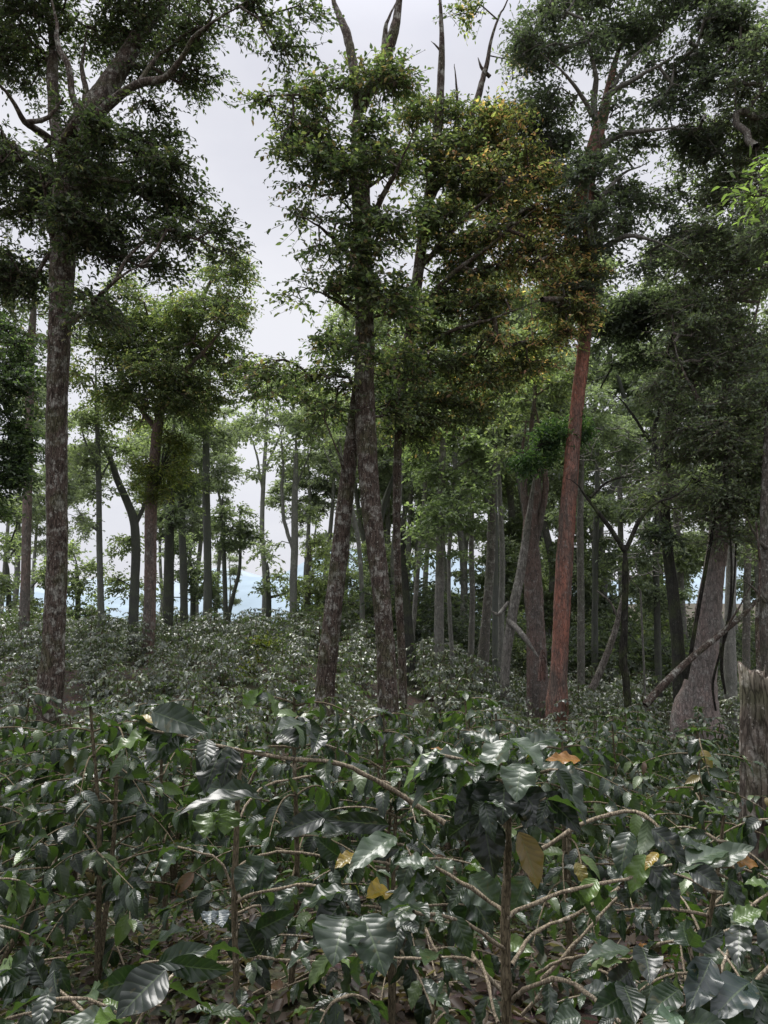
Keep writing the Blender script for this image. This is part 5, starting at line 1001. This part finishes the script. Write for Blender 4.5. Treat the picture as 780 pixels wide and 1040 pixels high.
def weeds():
    g = np.random.default_rng(13); n = 26000
    y = g.uniform(1.2, 9.5, n); x = g.uniform(-.62, .62, n) * y
    k = np.sin(x * 1.7 + 1) * np.sin(y * 1.4 + .5) + .4 * np.sin(x * 4.1) * np.sin(y * 3.7)
    keep = (k > .12) | ((x < -.9) & (g.random(n) < .75)); x = x[keep]; y = y[keep]; n = len(x)
    z = ground_z(x, y); pos = np.stack([x, y, z + g.uniform(.0, .07, n)], 1); a = g.uniform(0, 6.28, n)
    ax = np.stack([np.cos(a), np.sin(a), g.uniform(-.1, .9, n)], 1); nr = norm(np.array([0, 0, 1.0]) + g.standard_normal((n, 3)) * .4)
    pal = np.array([(.04, .06, .018), (.06, .085, .02), (.085, .10, .03), (.03, .05, .018)]); c = pal[g.integers(0, 4, n)] * g.uniform(.7, 1.25, (n, 1))
    ln = g.uniform(.02, .055, n); mb = MB(); leaf_quads(mb, pos, ax, nr, ln, ln * .5, c, .25)
    o = mb.build('ground_weeds', M_LEAF); o['kind'] = 'stuff'; o['label'] = 'moss and small weeds covering the soil'
litter(); weeds()

# ------------------------------------------------------------------ daylight under a white overcast
SUN_EL, SUN_AZ = math.radians(66), math.radians(-25)      # high, ahead and a little to the left
w = bpy.data.worlds.new('World'); scene.world = w; w.use_nodes = True
nt = w.node_tree; nt.nodes.clear()
sky = N(nt, 'ShaderNodeTexSky', sky_type='NISHITA'); sky.sun_disc = False; sky.sun_elevation = SUN_EL; sky.sun_rotation = SUN_AZ
tc = N(nt, 'ShaderNodeTexCoord'); mp = N(nt, 'ShaderNodeMapping'); L(nt, tc.outputs['Generated'], mp.inputs['Vector']); mp.inputs['Scale'].default_value = (1, 1, 2.2)
nz = N(nt, 'ShaderNodeTexNoise', Scale=1.7, Detail=7, Roughness=.52); L(nt, mp.outputs[0], nz.inputs['Vector'])
cl = ramp(nt, nz.outputs['Fac'], [(.34, (.60, .605, .675)), (.64, (.79, .79, .83))])
sx = N(nt, 'ShaderNodeSeparateXYZ'); L(nt, tc.outputs['Generated'], sx.inputs[0])
def mr(v, a, b, lo, hi):
    n = N(nt, 'ShaderNodeMapRange', interpolation_type='SMOOTHSTEP'); L(nt, v, n.inputs[0])
    for k, x in enumerate((a, b, lo, hi)): n.inputs[k + 1].default_value = x
    return n.outputs[0]
# overcast: the cloud thins out and brightens towards the zenith and the hidden sun
gain = math_(nt, 'MULTIPLY', mr(sx.outputs[2], .60, .98, 1.0, 3.3), mr(sx.outputs[1], .1, -.6, 1.0, .85))
sc_ = N(nt, 'ShaderNodeVectorMath', operation='SCALE'); L(nt, cl, sc_.inputs[0]); L(nt, math_(nt, 'MULTIPLY', gain, 10.0), sc_.inputs['Scale'])
col = mixc(nt, .93, sky.outputs[0], sc_.outputs[0])
bg = N(nt, 'ShaderNodeBackground'); L(nt, col, bg.inputs['Color']); bg.inputs['Strength'].default_value = .115
L(nt, bg.outputs[0], N(nt, 'ShaderNodeOutputWorld').inputs['Surface'])
sl = bpy.data.lights.new('sun', 'SUN'); sl.energy = 4.5; sl.angle = math.radians(30); sl.color = (1, .97, .93)
so = bpy.data.objects.new('sun', sl); COL.objects.link(so)
d = Vector((math.sin(SUN_AZ) * math.cos(SUN_EL), math.cos(SUN_AZ) * math.cos(SUN_EL), math.sin(SUN_EL)))
so.rotation_euler = d.to_track_quat('Z', 'Y').to_euler(); so.location = (0, 0, 30)

cam = bpy.data.cameras.new('camera'); co = bpy.data.objects.new('camera', cam); COL.objects.link(co); scene.camera = co
co.location = (0, 0, EYE); co.rotation_euler = (math.pi / 2 + TH, 0, 0)
cam.sensor_fit = 'VERTICAL'; cam.sensor_height = 36.0; cam.sensor_width = 27.0; cam.lens = F_PX / 1040 * 36; cam.clip_end = 9000; cam.clip_start = .05
scene.view_settings.view_transform = 'Standard'; scene.view_settings.look = 'None'; scene.view_settings.exposure = 0; scene.view_settings.gamma = 1
scene.cycles.use_denoising = True
scene.cycles.max_bounces = 6; scene.cycles.diffuse_bounces = 3; scene.cycles.glossy_bounces = 1; scene.cycles.transmission_bounces = 2
